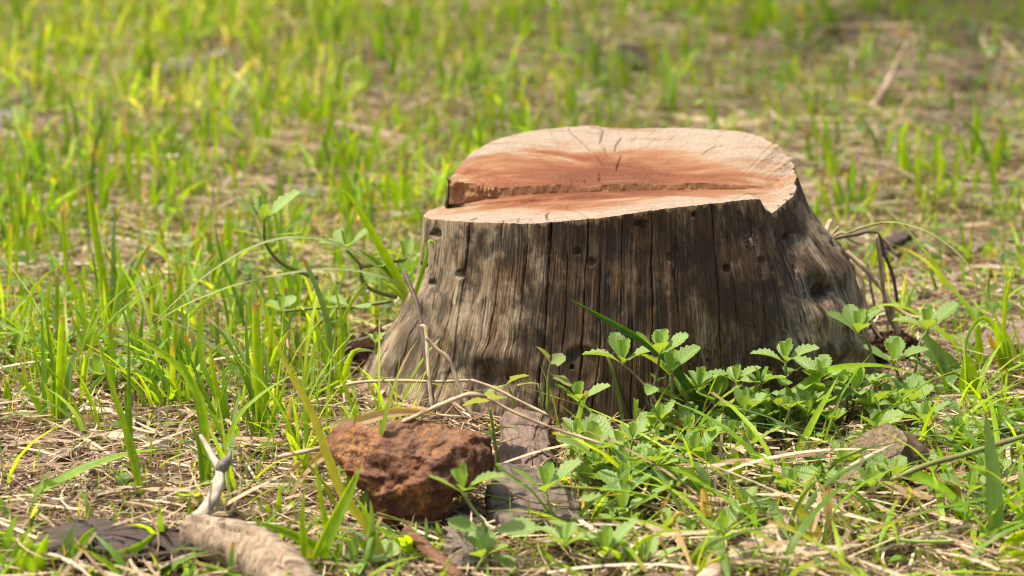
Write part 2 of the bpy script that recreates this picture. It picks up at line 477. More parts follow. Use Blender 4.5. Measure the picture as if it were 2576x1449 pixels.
    simple('spider', (0.03, 0.022, 0.016), (0.10, 0.075, 0.05), 900)
    simple('spider_stripe', (0.20, 0.16, 0.11), (0.30, 0.25, 0.18), 900)
build_materials()
# ================================================================== SETTING
# ground: one sheet, fine where the picture looks, coarse out to the horizon
def axis(lo, hi, step, far):
    core = np.arange(lo, hi + 1e-6, step)
    out = step * np.cumsum(1.35 ** np.arange(1, 30))
    out = out[out < far]
    return np.concatenate([(lo - out)[::-1], core, hi + out])
gx, gy = axis(-1.6, 1.6, 0.02, 150), axis(-0.9, 3.2, 0.02, 150)
GX, GY = np.meshgrid(gx, gy, indexing='ij')
GZ = gz(GX, GY) + np.where((np.abs(GX) < 1.7) & (GY < 3.3) & (GY > -1), 0.004 * fbm(GX * 45, GY * 45, 0, 3, 21), 0)
ground = obj('ground', mesh_np('ground', np.stack([GX, GY, GZ], -1).reshape(-1, 3), grid_faces(len(gx), len(gy))), M['soil'])
tag(ground, 'brown earth under straw litter and sparse grass', 'ground', kind='structure')

# ================================================================== STUMP
def bigrid(A, B, nv, power=1.0):
    t = np.linspace(0, 1, nv) ** power
    return A[:, None, :] + (B - A)[:, None, :] * t[None, :, None]

back_px = [(1131, 452), (1138, 440), (1160, 411), (1200, 376), (1260, 348), (1330, 331), (1400, 322), (1440, 319), (1490, 316), (1530, 321),
           (1600, 323), (1700, 322), (1800, 326), (1860, 330), (1900, 340), (1930, 352), (1957, 369), (1967, 383), (1985, 400), (1998, 425), (2004, 447)]
front_px = [(1117, 519), (1085, 528), (1066, 540), (1070, 548), (1100, 553), (1170, 558), (1260, 561), (1340, 562), (1400, 558), (1440, 555), (1520, 547),
            (1600, 535), (1700, 522), (1800, 511), (1870, 503), (1912, 500), (1924, 527), (1940, 536), (1957, 525), (1975, 510), (1988, 496), (2000, 472), (2004, 447)]
B_TOP = 0.155
def rim(pxs, cx, a, sign):
    out = []
    for i, (px, py) in enumerate(pxs):
        f = min(abs((px - cx) / a), 1.0)
        Y = sign * B_TOP * (1 - f ** 2.3) ** (1 / 2.3)
        if sign < 0 and i == 0: Y = 0.030
        if sign < 0 and i == 1: Y = 0.020
        if i == len(pxs) - 1: Y = -0.012
        if sign > 0 and i == 0: Y = -0.006
        out.append(at_y(px, py, Y))
    return np.array(out)
back = rim(back_px, 1567.5, 437, +1)
front = rim(front_px, 1534, 471, -1)

def resample(pts, n):
    seg = np.concatenate([[0], np.cumsum(np.linalg.norm(np.diff(pts, axis=0), axis=1))])
    s = np.linspace(0, seg[-1], n)
    return np.stack([np.interp(s, seg, pts[:, i]) for i in range(3)], -1)
def smooth_rim(pts, splits, n):
    """curve through the rim points, sharp at the given indices"""
    parts, cuts = [], [0] + splits + [len(pts) - 1]
    L = [np.linalg.norm(np.diff(pts[a:b + 1], axis=0), axis=1).sum() for a, b in zip(cuts[:-1], cuts[1:])]
    for (a, b), l in zip(zip(cuts[:-1], cuts[1:]), L):
        m = max(4, int(n * l / sum(L)))
        c = catmull(pts[a:b + 1], m * 2)
        parts.append(c if not parts else c[1:])
    return resample(np.vstack(parts), n)
NF, NB = 1500, 520
frontc = smooth_rim(front, [2, 15, 16, 17], NF)
backc = smooth_rim(back, [16], NB)
# chipped rims
def chip(c, amp, seed):
    s = np.concatenate([[0], np.cumsum(np.linalg.norm(np.diff(c, axis=0), axis=1))])
    d = c[:, :2] - np.array((0.115, 0.0))
    d /= np.linalg.norm(d, axis=1)[:, None]
    c = c.copy()
    e = amp * fbm(s * 130, 0.5, 0, 5, seed) + 0.6 * amp * fbm(s * 70, 3.5, 0, 2, seed + 3)
    c[:, :2] += d * e[:, None]
    c[:, 2] += 0.5 * amp * fbm(s * 240, 8.5, 0, 3, seed + 9)
    return c
amp_f = 0.0015 + 0.0022 * np.clip((np.linspace(0, 1, NF) - 0.86) / 0.05, 0, 1) * np.clip((1.0 - np.linspace(0, 1, NF)) / 0.02, 0, 1)
amp_b = 0.0014 + 0.0022 * np.clip((np.linspace(0, 1, NB) - 0.78) / 0.05, 0, 1) * np.clip((1.0 - np.linspace(0, 1, NB)) / 0.02, 0, 1)
frontc, backc = chip(frontc, amp_f, 40), chip(backc, amp_b, 50)
frontc[-1] = backc[-1]

# the saw line across the top: upper and lower edge of the step
ku = [(270, 370), (330, 374), (400, 386), (470, 392), (520, 398), (545, 408), (700, 398), (840, 390), (900, 393), (1000, 405), (1130, 390), (1300, 385), (1450, 393), (1560, 382), (1700, 384), (1850, 392), (1950, 401), (2020, 413)]
kl = [(265, 497), (400, 484), (560, 457), (700, 447), (840, 437), (1000, 431), (1130, 428), (1300, 423), (1500, 420), (1700, 418), (1900, 416), (2020, 414)]
conv = lambda l: [(1006.3 + .4639 * a, 283 + .4639 * b) for a, b in l]
NK = 620
def kerf(pts, Y):
    c = conv(pts)
    xs = np.linspace(c[0][0], c[-1][0], NK)
    q = catmull([(a, b, 0) for a, b in c], 400)
    ys = np.interp(xs, q[:, 0], q[:, 1])
    return np.array([at_y(x, y, Y(x)) for x, y in zip(xs, ys)])
yk = lambda x: -0.006 - 0.006 * (x - 1131) / 800
KU, KL = kerf(ku, yk), kerf(kl, lambda x: yk(x) - 0.0015)
# ragged teeth on the torn left part of the upper edge
torn = np.clip((0.17 - np.linspace(0, 1, NK)) / 0.03, 0, 1)
KU[:, 2] -= torn * 0.0045 * np.abs(fbm(np.arange(NK) * 0.11, 0.2, 0, 3, 77))
KU[:, 1] -= torn * 0.003 * fbm(np.arange(NK) * 0.13, 5.2, 0, 2, 78)
def stretch_end(K, tip, n=60):
    e = K[-1][None] + (tip - K[-1])[None] * np.linspace(0, 1, n)[1:, None]
    return np.vstack([K, e])
KU2, KL2 = stretch_end(KU, backc[-1]), stretch_end(KL, backc[-1])
KL2[0] = frontc[0]
ncol = len(KU2)
BK, FK = resample(backc, ncol), resample(frontc, ncol)
# keep the columns roughly square to the saw line
def match(K, rimc):
    """rim points, one for each saw-line point, spread by angle about the middle of the saw line"""
    n = len(K)
    f = np.linspace(0, 1, n)
    seg = np.concatenate([[0], np.cumsum(np.linalg.norm(np.diff(rimc[:, :2], axis=0), axis=1))]); seg /= seg[-1]
    return np.stack([np.interp(f, seg, rimc[:, i]) for i in range(3)], -1)
BK, FK = match(KU2, backc), match(KL2, frontc)
upper = bigrid(KU2, BK, 185)
lower = bigrid(KL2, FK, 105)

def crack_dip(V, lines):
    """splits in the sawn wood: polylines on the layout grid with width and depth in mm"""
    px, py = project(V.reshape(-1, 3))
    dz = np.zeros(len(px))
    for pts, w, dep in lines:
        q = catmull([(a, b, 0) for a, b in pts], 40)[:, :2]
        q[1:-1] += rng.normal(0, 0.9, (38, 2)) * np.array((1, .4))
        best = np.full(len(px), 1e9); par = np.zeros(len(px))
        sel = (px > q[:, 0].min() - 12) & (px < q[:, 0].max() + 12) & (py > q[:, 1].min() - 8) & (py < q[:, 1].max() + 8)
        ids = np.where(sel)[0]
        if not len(ids): continue
        P2 = np.stack([px[ids], py[ids] * 3.2], -1)
        Q = q * np.array((1, 3.2))
        a, b = Q[:-1], Q[1:]
        ab = b - a
        t = np.clip(((P2[:, None] - a[None]) * ab[None]).sum(-1) / ((ab ** 2).sum(-1)[None] + 1e-9), 0, 1)
        d = np.linalg.norm(P2[:, None] - (a[None] + t[..., None] * ab[None]), axis=-1)
        m = d.min(1); k = d.argmin(1) / 39.0
        taper = np.clip(np.minimum(k, 1 - k) * 5, 0.15, 1) * (0.8 + 0.2 * np.sin(k * 13 + 1.3))
        ww = w / 0.4 * 0.24 + 0.65
        dz[ids] = np.minimum(dz[ids], -dep * 0.001 * np.clip(1.3 - m / ww, 0, 1) * np.clip(taper, 0.2, 1))
    return dz.reshape(V.shape[:2])
c1 = lambda a, b: (1006.3 + .4639 * a, 283 + .4639 * b)
up_cracks = [([c1(918, 82), c1(925, 108), c1(975, 150), c1(1010, 185), c1(1040, 218)], 2.4, 9), ([c1(1068, 225), c1(1085, 265), c1(1110, 310)], 1.5, 5), ([c1(1105, 85), c1(1100, 120), c1(1082, 172)], 1.4, 5),
             ([c1(1215, 125), c1(1175, 170), c1(1165, 220)], 1.4, 5), ([c1(1300, 115), c1(1255, 160)], 0.9, 1.6), ([c1(1395, 90), c1(1330, 140)], 0.9, 1.6), ([c1(1400, 130), c1(1325, 195)], 0.9, 1.6),
             ([c1(1545, 95), c1(1490, 130), c1(1430, 180)], 0.9, 1.6), ([c1(1775, 112), c1(1680, 158)], 0.9, 1.6), ([c1(1205, 230), c1(1185, 270), c1(1172, 318)], 1.4, 5), ([c1(1112, 180), c1(1125, 240)], 1.2, 4),
             ([c1(1080, 322), c1(1082, 350), c1(1075, 378)], 1.2, 4), ([c1(560, 155), c1(640, 170), c1(700, 172)], 1.0, 3), ([c1(590, 210), c1(700, 214)], 0.9, 3), ([c1(1000, 362), c1(1010, 385)], 1.0, 3),
             ([c1(820, 150), c1(870, 185)], 1.0, 3), ([c1(420, 243), c1(520, 238)], 1.0, 3), ([c1(1500, 240), c1(1420, 290)], 0.9, 1.6), ([c1(1570, 160), c1(1510, 195)], 0.9, 1.6), ([c1(330, 330), c1(450, 336)], 1.0, 3),
             ([c1(1640, 225), c1(1700, 190), c1(1760, 180)], 2.0, 3), ([c1(1900, 290), c1(2000, 255), c1(2090, 240)], 2.0, 3), ([c1(1950, 330), c1(2100, 300)], 1.5, 2.5)]
low_cracks = [([c1(818, 600), c1(795, 560), c1(812, 542)], 2.2, 8), ([c1(910, 505), c1(915, 525), c1(1000, 555), c1(1030, 580)], 1.7, 6), ([c1(1350, 545), c1(1250, 520), c1(1160, 500)], 1.1, 4), ([c1(640, 600), c1(650, 570)], 1.2, 4),
              ([c1(1160, 570), c1(1090, 540), c1(1010, 530)], 1.1, 4), ([c1(1560, 520), c1(1470, 500), c1(1390, 492)], 1.0, 3), ([c1(1650, 505), c1(1560, 485)], 1.0, 3), ([c1(740, 598), c1(710, 575)], 1.0, 4), ([c1(380, 588), c1(430, 570)], 1.4, 5),
              ([c1(1800, 470), c1(1900, 440), c1(2000, 436)], 1.0, 3), ([c1(560, 598), c1(570, 580)], 1.0, 4), ([c1(960, 590), c1(900, 570)], 1.0, 3), ([c1(1450, 530), c1(1380, 512), c1(1300, 505)], 0.9, 3)]
for V, cr, sd in ((upper, up_cracks, 3), (lower, low_cracks, 8)):
    ed = np.minimum(1, np.linspace(0, 1, V.shape[1]) * 20)[None] * np.minimum(1, (1 - np.linspace(0, 1, V.shape[1])) * 25)[None]
    x, y = V[..., 0], V[..., 1]
    saw = 0.00035 * fbm(x * 25, y * 420, 0, 3, sd) + 0.0006 * fbm(x * 30, y * 60, 0, 3, sd + 1)
    rightside = np.clip((x - 0.235) / 0.06, 0, 1)
    saw = saw + rightside * 0.0022 * fbm(x * 60 + y * 40, y * 190 - x * 120, 0, 3, sd + 2)
    V[..., 2] += saw * ed + crack_dip(V, cr)
# a low second ledge on the left of the lower cut
tt = np.linspace(0, 1, lower.shape[1])[None]; ss = np.linspace(0, 1, lower.shape[0])[:, None]
ledge_at = 0.30 - 0.34 * ss
lower[..., 2] -= 0.0028 * np.clip((tt - ledge_at) / 0.012, 0, 1) * np.clip((0.55 - ss) / 0.25, 0, 1) * np.clip(1 - (tt - ledge_at) / 0.5, 0, 1)

# outside wall: rim loop (front left to right, then back right to left) let down to the ground
loop_top = np.vstack([frontc, resample(backc[::-1], 200)[1:]])
nl = len(loop_top)
cxy = np.array((0.116, 0.0))
ang = np.arctan2(loop_top[:, 1] - cxy[1], loop_top[:, 0] - cxy[0])
# base outline: radius by direction
ang_k = np.radians([-180, -165, -140, -115, -90, -65, -45, -28, -12, 0, 15, 40, 90, 140, 165, 180])
rad_k = np.array([0.308, 0.292, 0.248, 0.210, 0.196, 0.200, 0.220, 0.248, 0.278, 0.292, 0.290, 0.255, 0.21, 0.24, 0.29, 0.308])
rad = np.interp(ang, ang_k, rad_k)
for _ in range(30):
    rad = (np.roll(rad, 1) + rad + np.roll(rad, -1)) / 3
base_xy = cxy + rad[:, None] * np.stack([np.cos(ang), np.sin(ang)], -1)
base_z = np.full(nl, -0.035)
NR = 155
t = np.linspace(0, 1, NR)
wr = np.clip(np.cos(ang), 0, 1) ** 1.2
wl = np.clip(-np.cos(ang), 0, 1) ** 1.2
f_left = np.interp(t, [0, .2, .37, .56, .68, .80, 1], [0, .03, .13, .36, .50, .66, 1.0])
f_right = np.interp(t, [0, .16, .32, .46, .62, .78, .9, 1], [0, .13, .42, .56, .62, .70, .84, 1.0])
f_front = np.interp(t, [0, .5, .75, .9, 1], [0, .40, .66, .86, 1.0])
for f in (f_left, f_right, f_front):
    for _ in range(40):
        f[1:-1] = (f[:-2] + f[1:-1] + f[2:]) / 3
wf = 1 - wr - wl
F = wr[:, None] * f_right + wl[:, None] * f_left + wf[:, None] * f_front
XY = loop_top[:, None, :2] + (base_xy - loop_top[:, :2])[:, None] * F[..., None]
Z = loop_top[:, 2][:, None] + (base_z - loop_top[:, 2])[:, None] * t[None]
S = np.concatenate([XY, Z[..., None]], -1)
nrm = np.stack([np.cos(ang), np.sin(ang)], -1)[:, None, :].repeat(NR, 1)
arc = np.concatenate([[0], np.cumsum(np.linalg.norm(np.diff(loop_top[:, :2], axis=0), axis=1))])
Vm = (loop_top[:, 2][:, None] - Z)
spx, spy = project(S.reshape(-1, 3))
spx, spy = spx.reshape(nl, NR), spy.reshape(nl, NR)
facing = np.arange(nl) < NF
D = np.zeros((nl, NR))
fade = np.minimum(1, t * 14)[None]
D += fade * (0.0032 * fbm(S[..., 0] * 13, S[..., 1] * 13, S[..., 2] * 5, 3, 61))
D += fade * 0.0006 * fbm(arc[:, None] * 210 + 0.6 * noise3(arc[:, None] * 30, Vm * 22, 0, 5), Vm * 12, 0, 3, 62)
D += 0.00045 * fbm(arc[:, None] * 620, Vm * 18, 0, 2, 63) * fade
bumps = [(2108, 618, 34, 60, 4), (2070, 735, 30, 34, -9), (2112, 690, 26, 26, 4), (2100, 800, 44, 34, 5), (2060, 865, 60, 30, 4), (2090, 912, 50, 14, -4), (2000, 790, 50, 90, -3), (2140, 880, 60, 24, 6),
         (1075, 752, 34, 30, 6), (1045, 842, 36, 36, 5), (1235, 893, 46, 24, 7), (1250, 955, 60, 24, -6), (1120, 900, 40, 60, -4), (1165, 820, 26, 60, 3), (1360, 880, 40, 40, -3), (975, 905, 40, 40, 6), (1310, 820, 50, 30, 2.5)]
for bx, by, rx, ry, a in bumps:
    D += np.where(facing[:, None], a * 0.001 * np.exp(-(((spx - bx) / rx) ** 2 + ((spy - by) / ry) ** 2)), 0)
rr = np.hypot((spx - 1462) / 1.0, (spy - 925) / 1.15)
D += np.where(facing[:, None], 0.0014 * np.exp(-((rr - 52) / 12) ** 2) - 0.001 * np.exp(-((rr - 30) / 14) ** 2), 0)
holes = [(2078, 735, 15, 18), (2098, 612, 9, 7), (1090, 711, 7, 9), (1158, 690, 8, 5), (1097, 588, 9, 7), (1620, 565, 9, 6), (1605, 563, 6, 6), (1830, 675, 8, 10), (1915, 655, 8, 6), (1450, 633, 7, 4), (1487, 660, 8, 3), (1735, 905, 6, 8), (1745, 540, 4, 6), (1437, 925, 4, 6),
         (1068, 668, 7, 6), (1780, 907, 3, 5), (1800, 886, 3, 4), (1972, 598, 7, 3), (1990, 585, 6, 3), (1690, 648, 9, 3), (1700, 628, 8, 2), (1840, 700, 3, 4), (1275, 950, 8, 5)]
for hx, hy, r, dep in holes:
    dd = np.hypot(spx - hx, (spy - hy) * 1.1) + 1.5 * noise3(spx * .3, spy * .3, 0, int(hx))
    D -= np.where(facing[:, None], dep * 0.001 * np.clip(1.5 - dd / r, 0, 1) ** 0.5 * (dd < 1.5 * r), 0)
cracks = [(1078, 1.2, 4, 0, .6), (1102, 1.6, 5, 0, .9), (1128, 1.0, 3, 0, .7), (1180, 2.6, 8, 0, .95), (1262, 1.5, 5, .0, .7), (1327, 1.3, 5, 0, .55), (1386, 2.6, 9, 0, 1),
          (1430, 1.0, 3, .12, .85), (1478, 1.5, 5, 0, .8), (1510, 1.1, 3.5, .15, .95), (1566, 1.0, 3, 0, .45), (1640, 1.4, 4.5, .0, .75), (1700, 1.0, 3, 0, .5), 
          (1790, 1.4, 5, 0, .95), (1822, 1.0, 3, .1, .55), (1880, 1.5, 5, 0, .95), (1905, 1.6, 5, .1, .9), (1942, 1.9, 6, .05, .9), (1966, 1.5, 5, 0, .85), (1985, 1.7, 6, 0, .8), (1998, 1.6, 5, 0, .7),
          (1240, 0.8, 2.5, .3, .95), (1160, 0.9, 3, .3, 1), (1400, 0.9, 3, .5, 1), (1590, 0.9, 3, .4, 1), (1715, 0.9, 3, .4, 1), (1860, 0.9, 3, .4, 1), (1930, 1.0, 3, .5, 1)]
fpx = spx[:, 0].copy()
for i, (cx, w, dep, t0, t1) in enumerate(cracks):
    j = int(np.argmin(np.abs(fpx[60:NF - 5] - cx))) + 60
    wob = 0.0045 * fbm(t * 3.5, i * 3.1, 0, 4, 90 + i) * np.minimum(1, t * 4) + 0.0004 * noise3(t * 30, i * 7.7, 0, 91)
    d = np.abs(arc[:, None] - (arc[j] + wob)[None])
    on = np.clip((t - t0) / 0.05 + (t0 == 0), 0, 1) * np.clip((t1 - t) / 0.12, 0, 1)
    wid = w * 0.00036 * (0.75 + 0.45 * noise3(t * 9, i * 2.2, 0, 92)) + 0.00028
    D -= dep * 0.001 * np.clip(1.25 - d / wid[None], 0, 1) * on[None]
# split slots under the right hand rim
for sx, y0, y1, w in ((1977, 585, 648, 4), (1990, 640, 700, 3)):
    D -= np.where(facing[:, None], 0.006 * np.clip(1.4 - np.abs(spx - sx - (spy - y0) * .25) / w, 0, 1) * ((spy > y0) & (spy < y1)), 0)
S[..., :2] += nrm * D[..., None]
SO = np.array((cxy[0], cxy[1], 0.0))
stump = thing('tree_stump', 'weathered tree stump with a stepped, freshly sawn orange top', 'stump', SO)
uvs = np.stack([np.broadcast_to(arc[:, None], (nl, NR)), Z], -1).reshape(-1, 2)
flip = lambda f: f[:, ::-1]
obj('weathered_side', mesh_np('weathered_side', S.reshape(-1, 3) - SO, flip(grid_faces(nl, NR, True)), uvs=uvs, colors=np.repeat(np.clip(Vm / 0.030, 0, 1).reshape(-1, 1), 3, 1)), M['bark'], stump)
obj('upper_sawn_face', mesh_np('upper_sawn_face', upper.reshape(-1, 3) - SO, grid_faces(*upper.shape[:2])), M['sawn'], stump)
obj('lower_sawn_face', mesh_np('lower_sawn_face', lower.reshape(-1, 3) - SO, flip(grid_faces(*lower.shape[:2]))), M['sawn'], stump)
wall = bigrid(KU, KL, 14)
wx, wz = wall[..., 0], wall[..., 2]
edw = (np.minimum(1, np.linspace(0, 1, 14) * 5) * np.minimum(1, (1 - np.linspace(0, 1, 14)) * 5))[None]
wall[..., 1] += edw * (0.0010 * fbm(wx * 170, wz * 30, 0, 4, 33) + torn[:, None] * 0.004 * fbm(wx * 110, wz * 140, 0, 3, 34))
step_o = obj('torn_step', mesh_np('torn_step', wall.reshape(-1, 3) - SO, flip(grid_faces(*wall.shape[:2]))), M['torn'], stump)
# splinters standing at the left end of the step
for i, (pts, r) in enumerate((([(1131, 470), (1128, 455), (1122, 444)], .0011), ([(1134, 474), (1131, 460), (1127, 450)], .0009), ([(1902, 552), (1898, 545), (1894, 548)], .0006))):
    p = np.array([at_y(a, b, -0.004 if i < 2 else -0.10) for a, b in pts])
    if i == 2: continue
    tube_obj('splinter', catmull(p, 6), [r, r * .8, r * .2], M['twig_dark'], stump, 5).parent = step_o

side_pts = S[:NF].reshape(-1, 3)
side_px = np.stack(project(side_pts), -1)
def on_stump(px, py):
    i = int(np.argmin((side_px[:, 0] - px) ** 2 + (side_px[:, 1] - py) ** 2))
    c, r = divmod(i, NR)
    n = np.array((math.cos(ang[c]), math.sin(ang[c]), 0.35)); n /= np.linalg.norm(n)
    return side_pts[i], n
def inside_stump(x, y, grow=0.0):
    a = np.arctan2(y - cxy[1], x - cxy[0])
    return np.hypot(x - cxy[0], y - cxy[1]) < np.interp(a, ang_k, rad_k) + grow
# ================================================================== ROCK, WOOD, BARK, TWIGS
# --- rusty rock in front of the stump
def blob_frame(px, py, Y):
    return at_y(px, py, Y)
out_px = [(826, 1095), (862, 1072), (930, 1066), (1000, 1052), (1060, 1052), (1120, 1066), (1175, 1082), (1228, 1098), (1238, 1150), (1232, 1200), (1185, 1232), (1140, 1250), (1125, 1290), (1100, 1322), (1060, 1335), (990, 1320), (955, 1290), (915, 1240), (870, 1190), (838, 1140)]
rc = np.array((1030.0, 1185.0))
rock_c = at_y(1030, 1185, -0.435)
sc_ = 2.44 / FOC
oa = [math.atan2(-(y - rc[1]), x - rc[0]) for x, y in out_px]
orad = [math.hypot(x - rc[0], y - rc[1]) * sc_ for x, y in out_px]
order = np.argsort(oa); oa = np.array(oa)[order]; orad = np.array(orad)[order]
bm = bmesh.new(); bmesh.ops.create_icosphere(bm, subdivisions=6, radius=1.0)
P = np.array([v.co[:] for v in bm.verts]); FC = np.array([[v.index for v in f.verts] for f in bm.faces]); bm.free()
aa = np.arctan2(P[:, 2], P[:, 0])
rad2 = np.interp(aa, np.concatenate([oa - 2 * math.pi, oa, oa + 2 * math.pi]), np.tile(orad, 3))
pl = np.hypot(P[:, 0], P[:, 2])
front_f = np.sign(P[:, 1]) * np.abs(P[:, 1]) ** 0.8
W = rock_c + (RIGHT[None] * (np.cos(aa) * rad2 * pl)[:, None] + UP[None] * (np.sin(aa) * rad2 * pl)[:, None] + FWD[None] * (front_f * 0.060)[:, None])
for pn, pd in (((-.5, -.6, .62), .050), ((.55, -.70, .45), .054), ((.1, -.95, -.2), .050), ((-.75, -.55, -.3), .062), ((.8, -.35, -.45), .070), ((.05, -.35, .93), .040), ((-.2, -.85, .5), .047)):
    pn = np.array(pn) / np.linalg.norm(pn)
    ov = np.maximum((W - rock_c) @ pn - pd, 0)
    W = W - pn[None] * (ov * .92)[:, None]
nn = P / np.linalg.norm(P, axis=1)[:, None]
nw = nn[:, :1] * RIGHT + nn[:, 2:3] * UP + nn[:, 1:2] * FWD
dis = 0.008 * fbm(W[:, 0] * 26, W[:, 1] * 26, W[:, 2] * 26, 3, 301) + 0.0055 * (1 - 2 * np.abs(fbm(W[:, 0] * 60, W[:, 1] * 60, W[:, 2] * 60, 4, 305))) + 0.0018 * fbm(W[:, 0] * 260, W[:, 1] * 260, W[:, 2] * 260, 3, 307)
W = W + nw * (dis - 0.003)[:, None]
RO = rock_c * np.array((1, 1, 0))
o = obj('rock', mesh_np('rock', W - RO, FC), M['rock'], None, RO)
tag(o, 'rusty orange pitted laterite rock lying before the stump', 'rock')

ZONES = []
def slab(name, label, cat, px_outline, lift0, thick, mat, tilt=(0, 0), curl=0.0, rough=0.002, n=16, seed=1, y0=None):
    """a flat broken piece: outline on the ground, raised by lift0 plus tilt, with thickness and ragged edges"""
    g = np.array([on_ground(px, py, lift0) for px, py in px_outline])
    c = g.mean(0)
    ZONES.append((c[0], c[1], np.ptp(g[:, 0]) / 2 * .95, np.ptp(g[:, 1]) / 2 * .95))
    edge = catmull(np.vstack([g, g[:1]]), 8 * len(px_outline))[:-1]
    edge[:, :2] += 0.0022 * rng.normal(0, 1, (len(edge), 2))
    rings = []
    for f in (1.0, 0.97, 0.9, 0.8, 0.68, 0.55, 0.42, 0.28, 0.14):
        rings.append(c + (edge - c) * f)
    top = np.stack(rings, 1)
    d = top - c
    hz = lift0 + gz(c[0], c[1]) + d[..., 0] * tilt[0] + d[..., 1] * tilt[1] + curl * (d[..., 0] ** 2 + d[..., 1] ** 2)
    hz = hz + 2.2 * rough * fbm(top[..., 0] * 60, top[..., 1] * 60, 0, 4, seed)
    prof = np.array([-0.5, 0.35, 0.5, 0.5, 0.5, 0.5, 0.5, 0.5, 0.5]) * thick
    Vt = np.concatenate([top[..., :2], (hz + prof[None])[..., None]], -1)
    bot = np.concatenate([top[:, :1, :2] * 1.0, (hz[:, :1] - thick * 0.5 - 0.004)[..., None]], -1)
    V = np.concatenate([bot, Vt], 1)
    ne, k = V.shape[:2]
    F = grid_faces(ne, k, True)
    V2 = np.vstack([V.reshape(-1, 3), V[:, -1].mean(0)])
    tri = np.stack([np.arange(ne) * k + k - 1, ((np.arange(ne) + 1) % ne) * k + k - 1, np.full(ne, ne * k)], -1)
    loc = np.array((c[0], c[1], 0))
    o = obj(name, mesh_np(name, V2 - loc, [F, tri]), mat, None, loc)
    return tag(o, label, cat)

slab('bark_piece', 'brown curved bark piece standing between rock and stump foot', 'bark', [(1262, 1200), (1258, 1120), (1275, 1062), (1330, 1050), (1375, 1070), (1385, 1120), (1400, 1170), (1405, 1215), (1330, 1225)], 0.022, 0.012, M['bark_brown'], (0, 0.25), -1.5, 0.003, seed=3)
slab('bark_slab', 'flat grey speckled bark slab right of the rusty rock', 'bark', [(1225, 1245), (1255, 1205), (1330, 1200), (1400, 1205), (1440, 1240), (1462, 1285), (1400, 1308), (1310, 1312), (1240, 1295)], 0.020, 0.008, M['slab_grey'], (-0.05, 0.12), 0, 0.002, seed=4)
slab('bark_flake', 'small grey bark flake beside the reddish twig', 'bark', [(1112, 1345), (1160, 1335), (1190, 1350), (1205, 1385), (1215, 1420), (1170, 1425), (1130, 1395)], 0.016, 0.003, M['slab_grey'], (0.05, 0.2), 0, 0.001, seed=5)
slab('bark_strip', 'long dark charcoal bark strip lying at the lower left', 'bark', [(75, 1352), (95, 1335), (130, 1318), (200, 1316), (300, 1322), (400, 1328), (470, 1335), (470, 1385), (400, 1388), (310, 1384), (220, 1378), (140, 1384), (85, 1374)], 0.020, 0.006, M['bark_dark'], (0, 0.10), -2.0, 0.0015, seed=6)
slab('bark_strip', 'small reddish brown bark strip under grass at left', 'bark', [(32, 1172), (80, 1158), (130, 1146), (168, 1136), (180, 1146), (140, 1162), (90, 1176), (45, 1184)], 0.008, 0.005, M['bark_brown'], (0, 0.1), 0, 0.001, seed=7)
slab('dead_leaf', 'dark grey fallen leaf on the litter far behind the stump', 'leaf', [(1535, 130), (1560, 120), (1590, 117), (1625, 128), (1648, 142), (1640, 152), (1600, 154), (1565, 146)], 0.02, 0.004, M['bark_dark'], (-0.15, 0.0), 0.3, 0.003, seed=8)
slab('flat_stone', 'pale grey flat stone among far grass at upper left', 'stone', [(400, 176), (430, 160), (470, 152), (500, 150), (560, 138), (570, 146), (500, 172), (470, 186), (420, 190)], 0.012, 0.015, M['knot_grey'], (0, 0.05), 0, 0.002, seed=9)
slab('flat_stone', 'pale grey stone cut by the left picture edge', 'stone', [(-60, 290), (0, 284), (40, 284), (70, 292), (40, 306), (0, 312), (-60, 316)], 0.012, 0.015, M['knot_grey'], (0, 0.05), 0, 0.002, seed=10)
slab('bark_strip', 'flat dark bark strip behind the right hand grass tuft', 'bark', [(2380, 868), (2420, 850), (2500, 838), (2590, 830), (2600, 862), (2540, 880), (2460, 890), (2400, 888)], 0.012, 0.006, M['bark_brown'], (0, 0.1), 0, 0.001, seed=11)
slab('bark_strip', 'thin dark bark strip in the grass right of the dead stalks', 'bark', [(2190, 618), (2240, 600), (2290, 588), (2300, 596), (2260, 612), (2205, 628)], 0.02, 0.006, M['bark_dark'], (0, 0.1), 0, 0.001, seed=12)

# --- bent husk log with its thin white stem, lower left
hl = np.array([at_y(476, 1350, -0.552), at_y(520, 1352, -0.558), at_y(585, 1370, -0.577), at_y(645, 1396, -0.597), at_y(700, 1434, -0.628), at_y(738, 1484, -0.662), at_y(755, 1545, -0.70)])
husk = thing('bent_log', 'bent pale husk log with cracked ridge at lower left', 'log', (hl[0][0], hl[0][1], 0))
hp = catmull(hl, 70)
V, Fc, uv = tube(hp, [0.0185, 0.0205, 0.0225, 0.0225, 0.021, 0.019], 56, rough=0.0025, seed=71, cap=True, freq=45)
VV = V[:-2].reshape(70, 56, 3)
th = np.linspace(0, 2 * math.pi, 56, endpoint=False)
L = np.linspace(0, 1, 70)
ce = VV.mean(1, keepdims=True); dirv = VV - ce
wr_ = 0.05 * fbm(L[:, None] * 14, np.cos(th)[None] * 2.2, np.sin(th)[None] * 2.2, 4, 79) + 0.05 * noise3(L[:, None] * 44 + 1.3 * np.sin(th)[None], np.cos(th)[None] * .8, np.sin(th)[None] * .8, 73)
ridge = -0.36 * np.exp(-((((th - 1.25 + 0.15 * np.sin(L * 9)[:, None]) + math.pi) % (2 * math.pi) - math.pi) / 0.075) ** 2)
V[:-2] = (ce + dirv * (1 + wr_ + ridge)[..., None]).reshape(-1, 3)
V[-2] += (hp[0] - hp[3]) * 0.35
ZONES.append((hp[:, 0].mean(), hp[:, 1].mean(), .055, .05))
obj('husk', mesh_np('husk', V - np.array(husk.location), Fc, uvs=uv), M['husk_log'], husk)
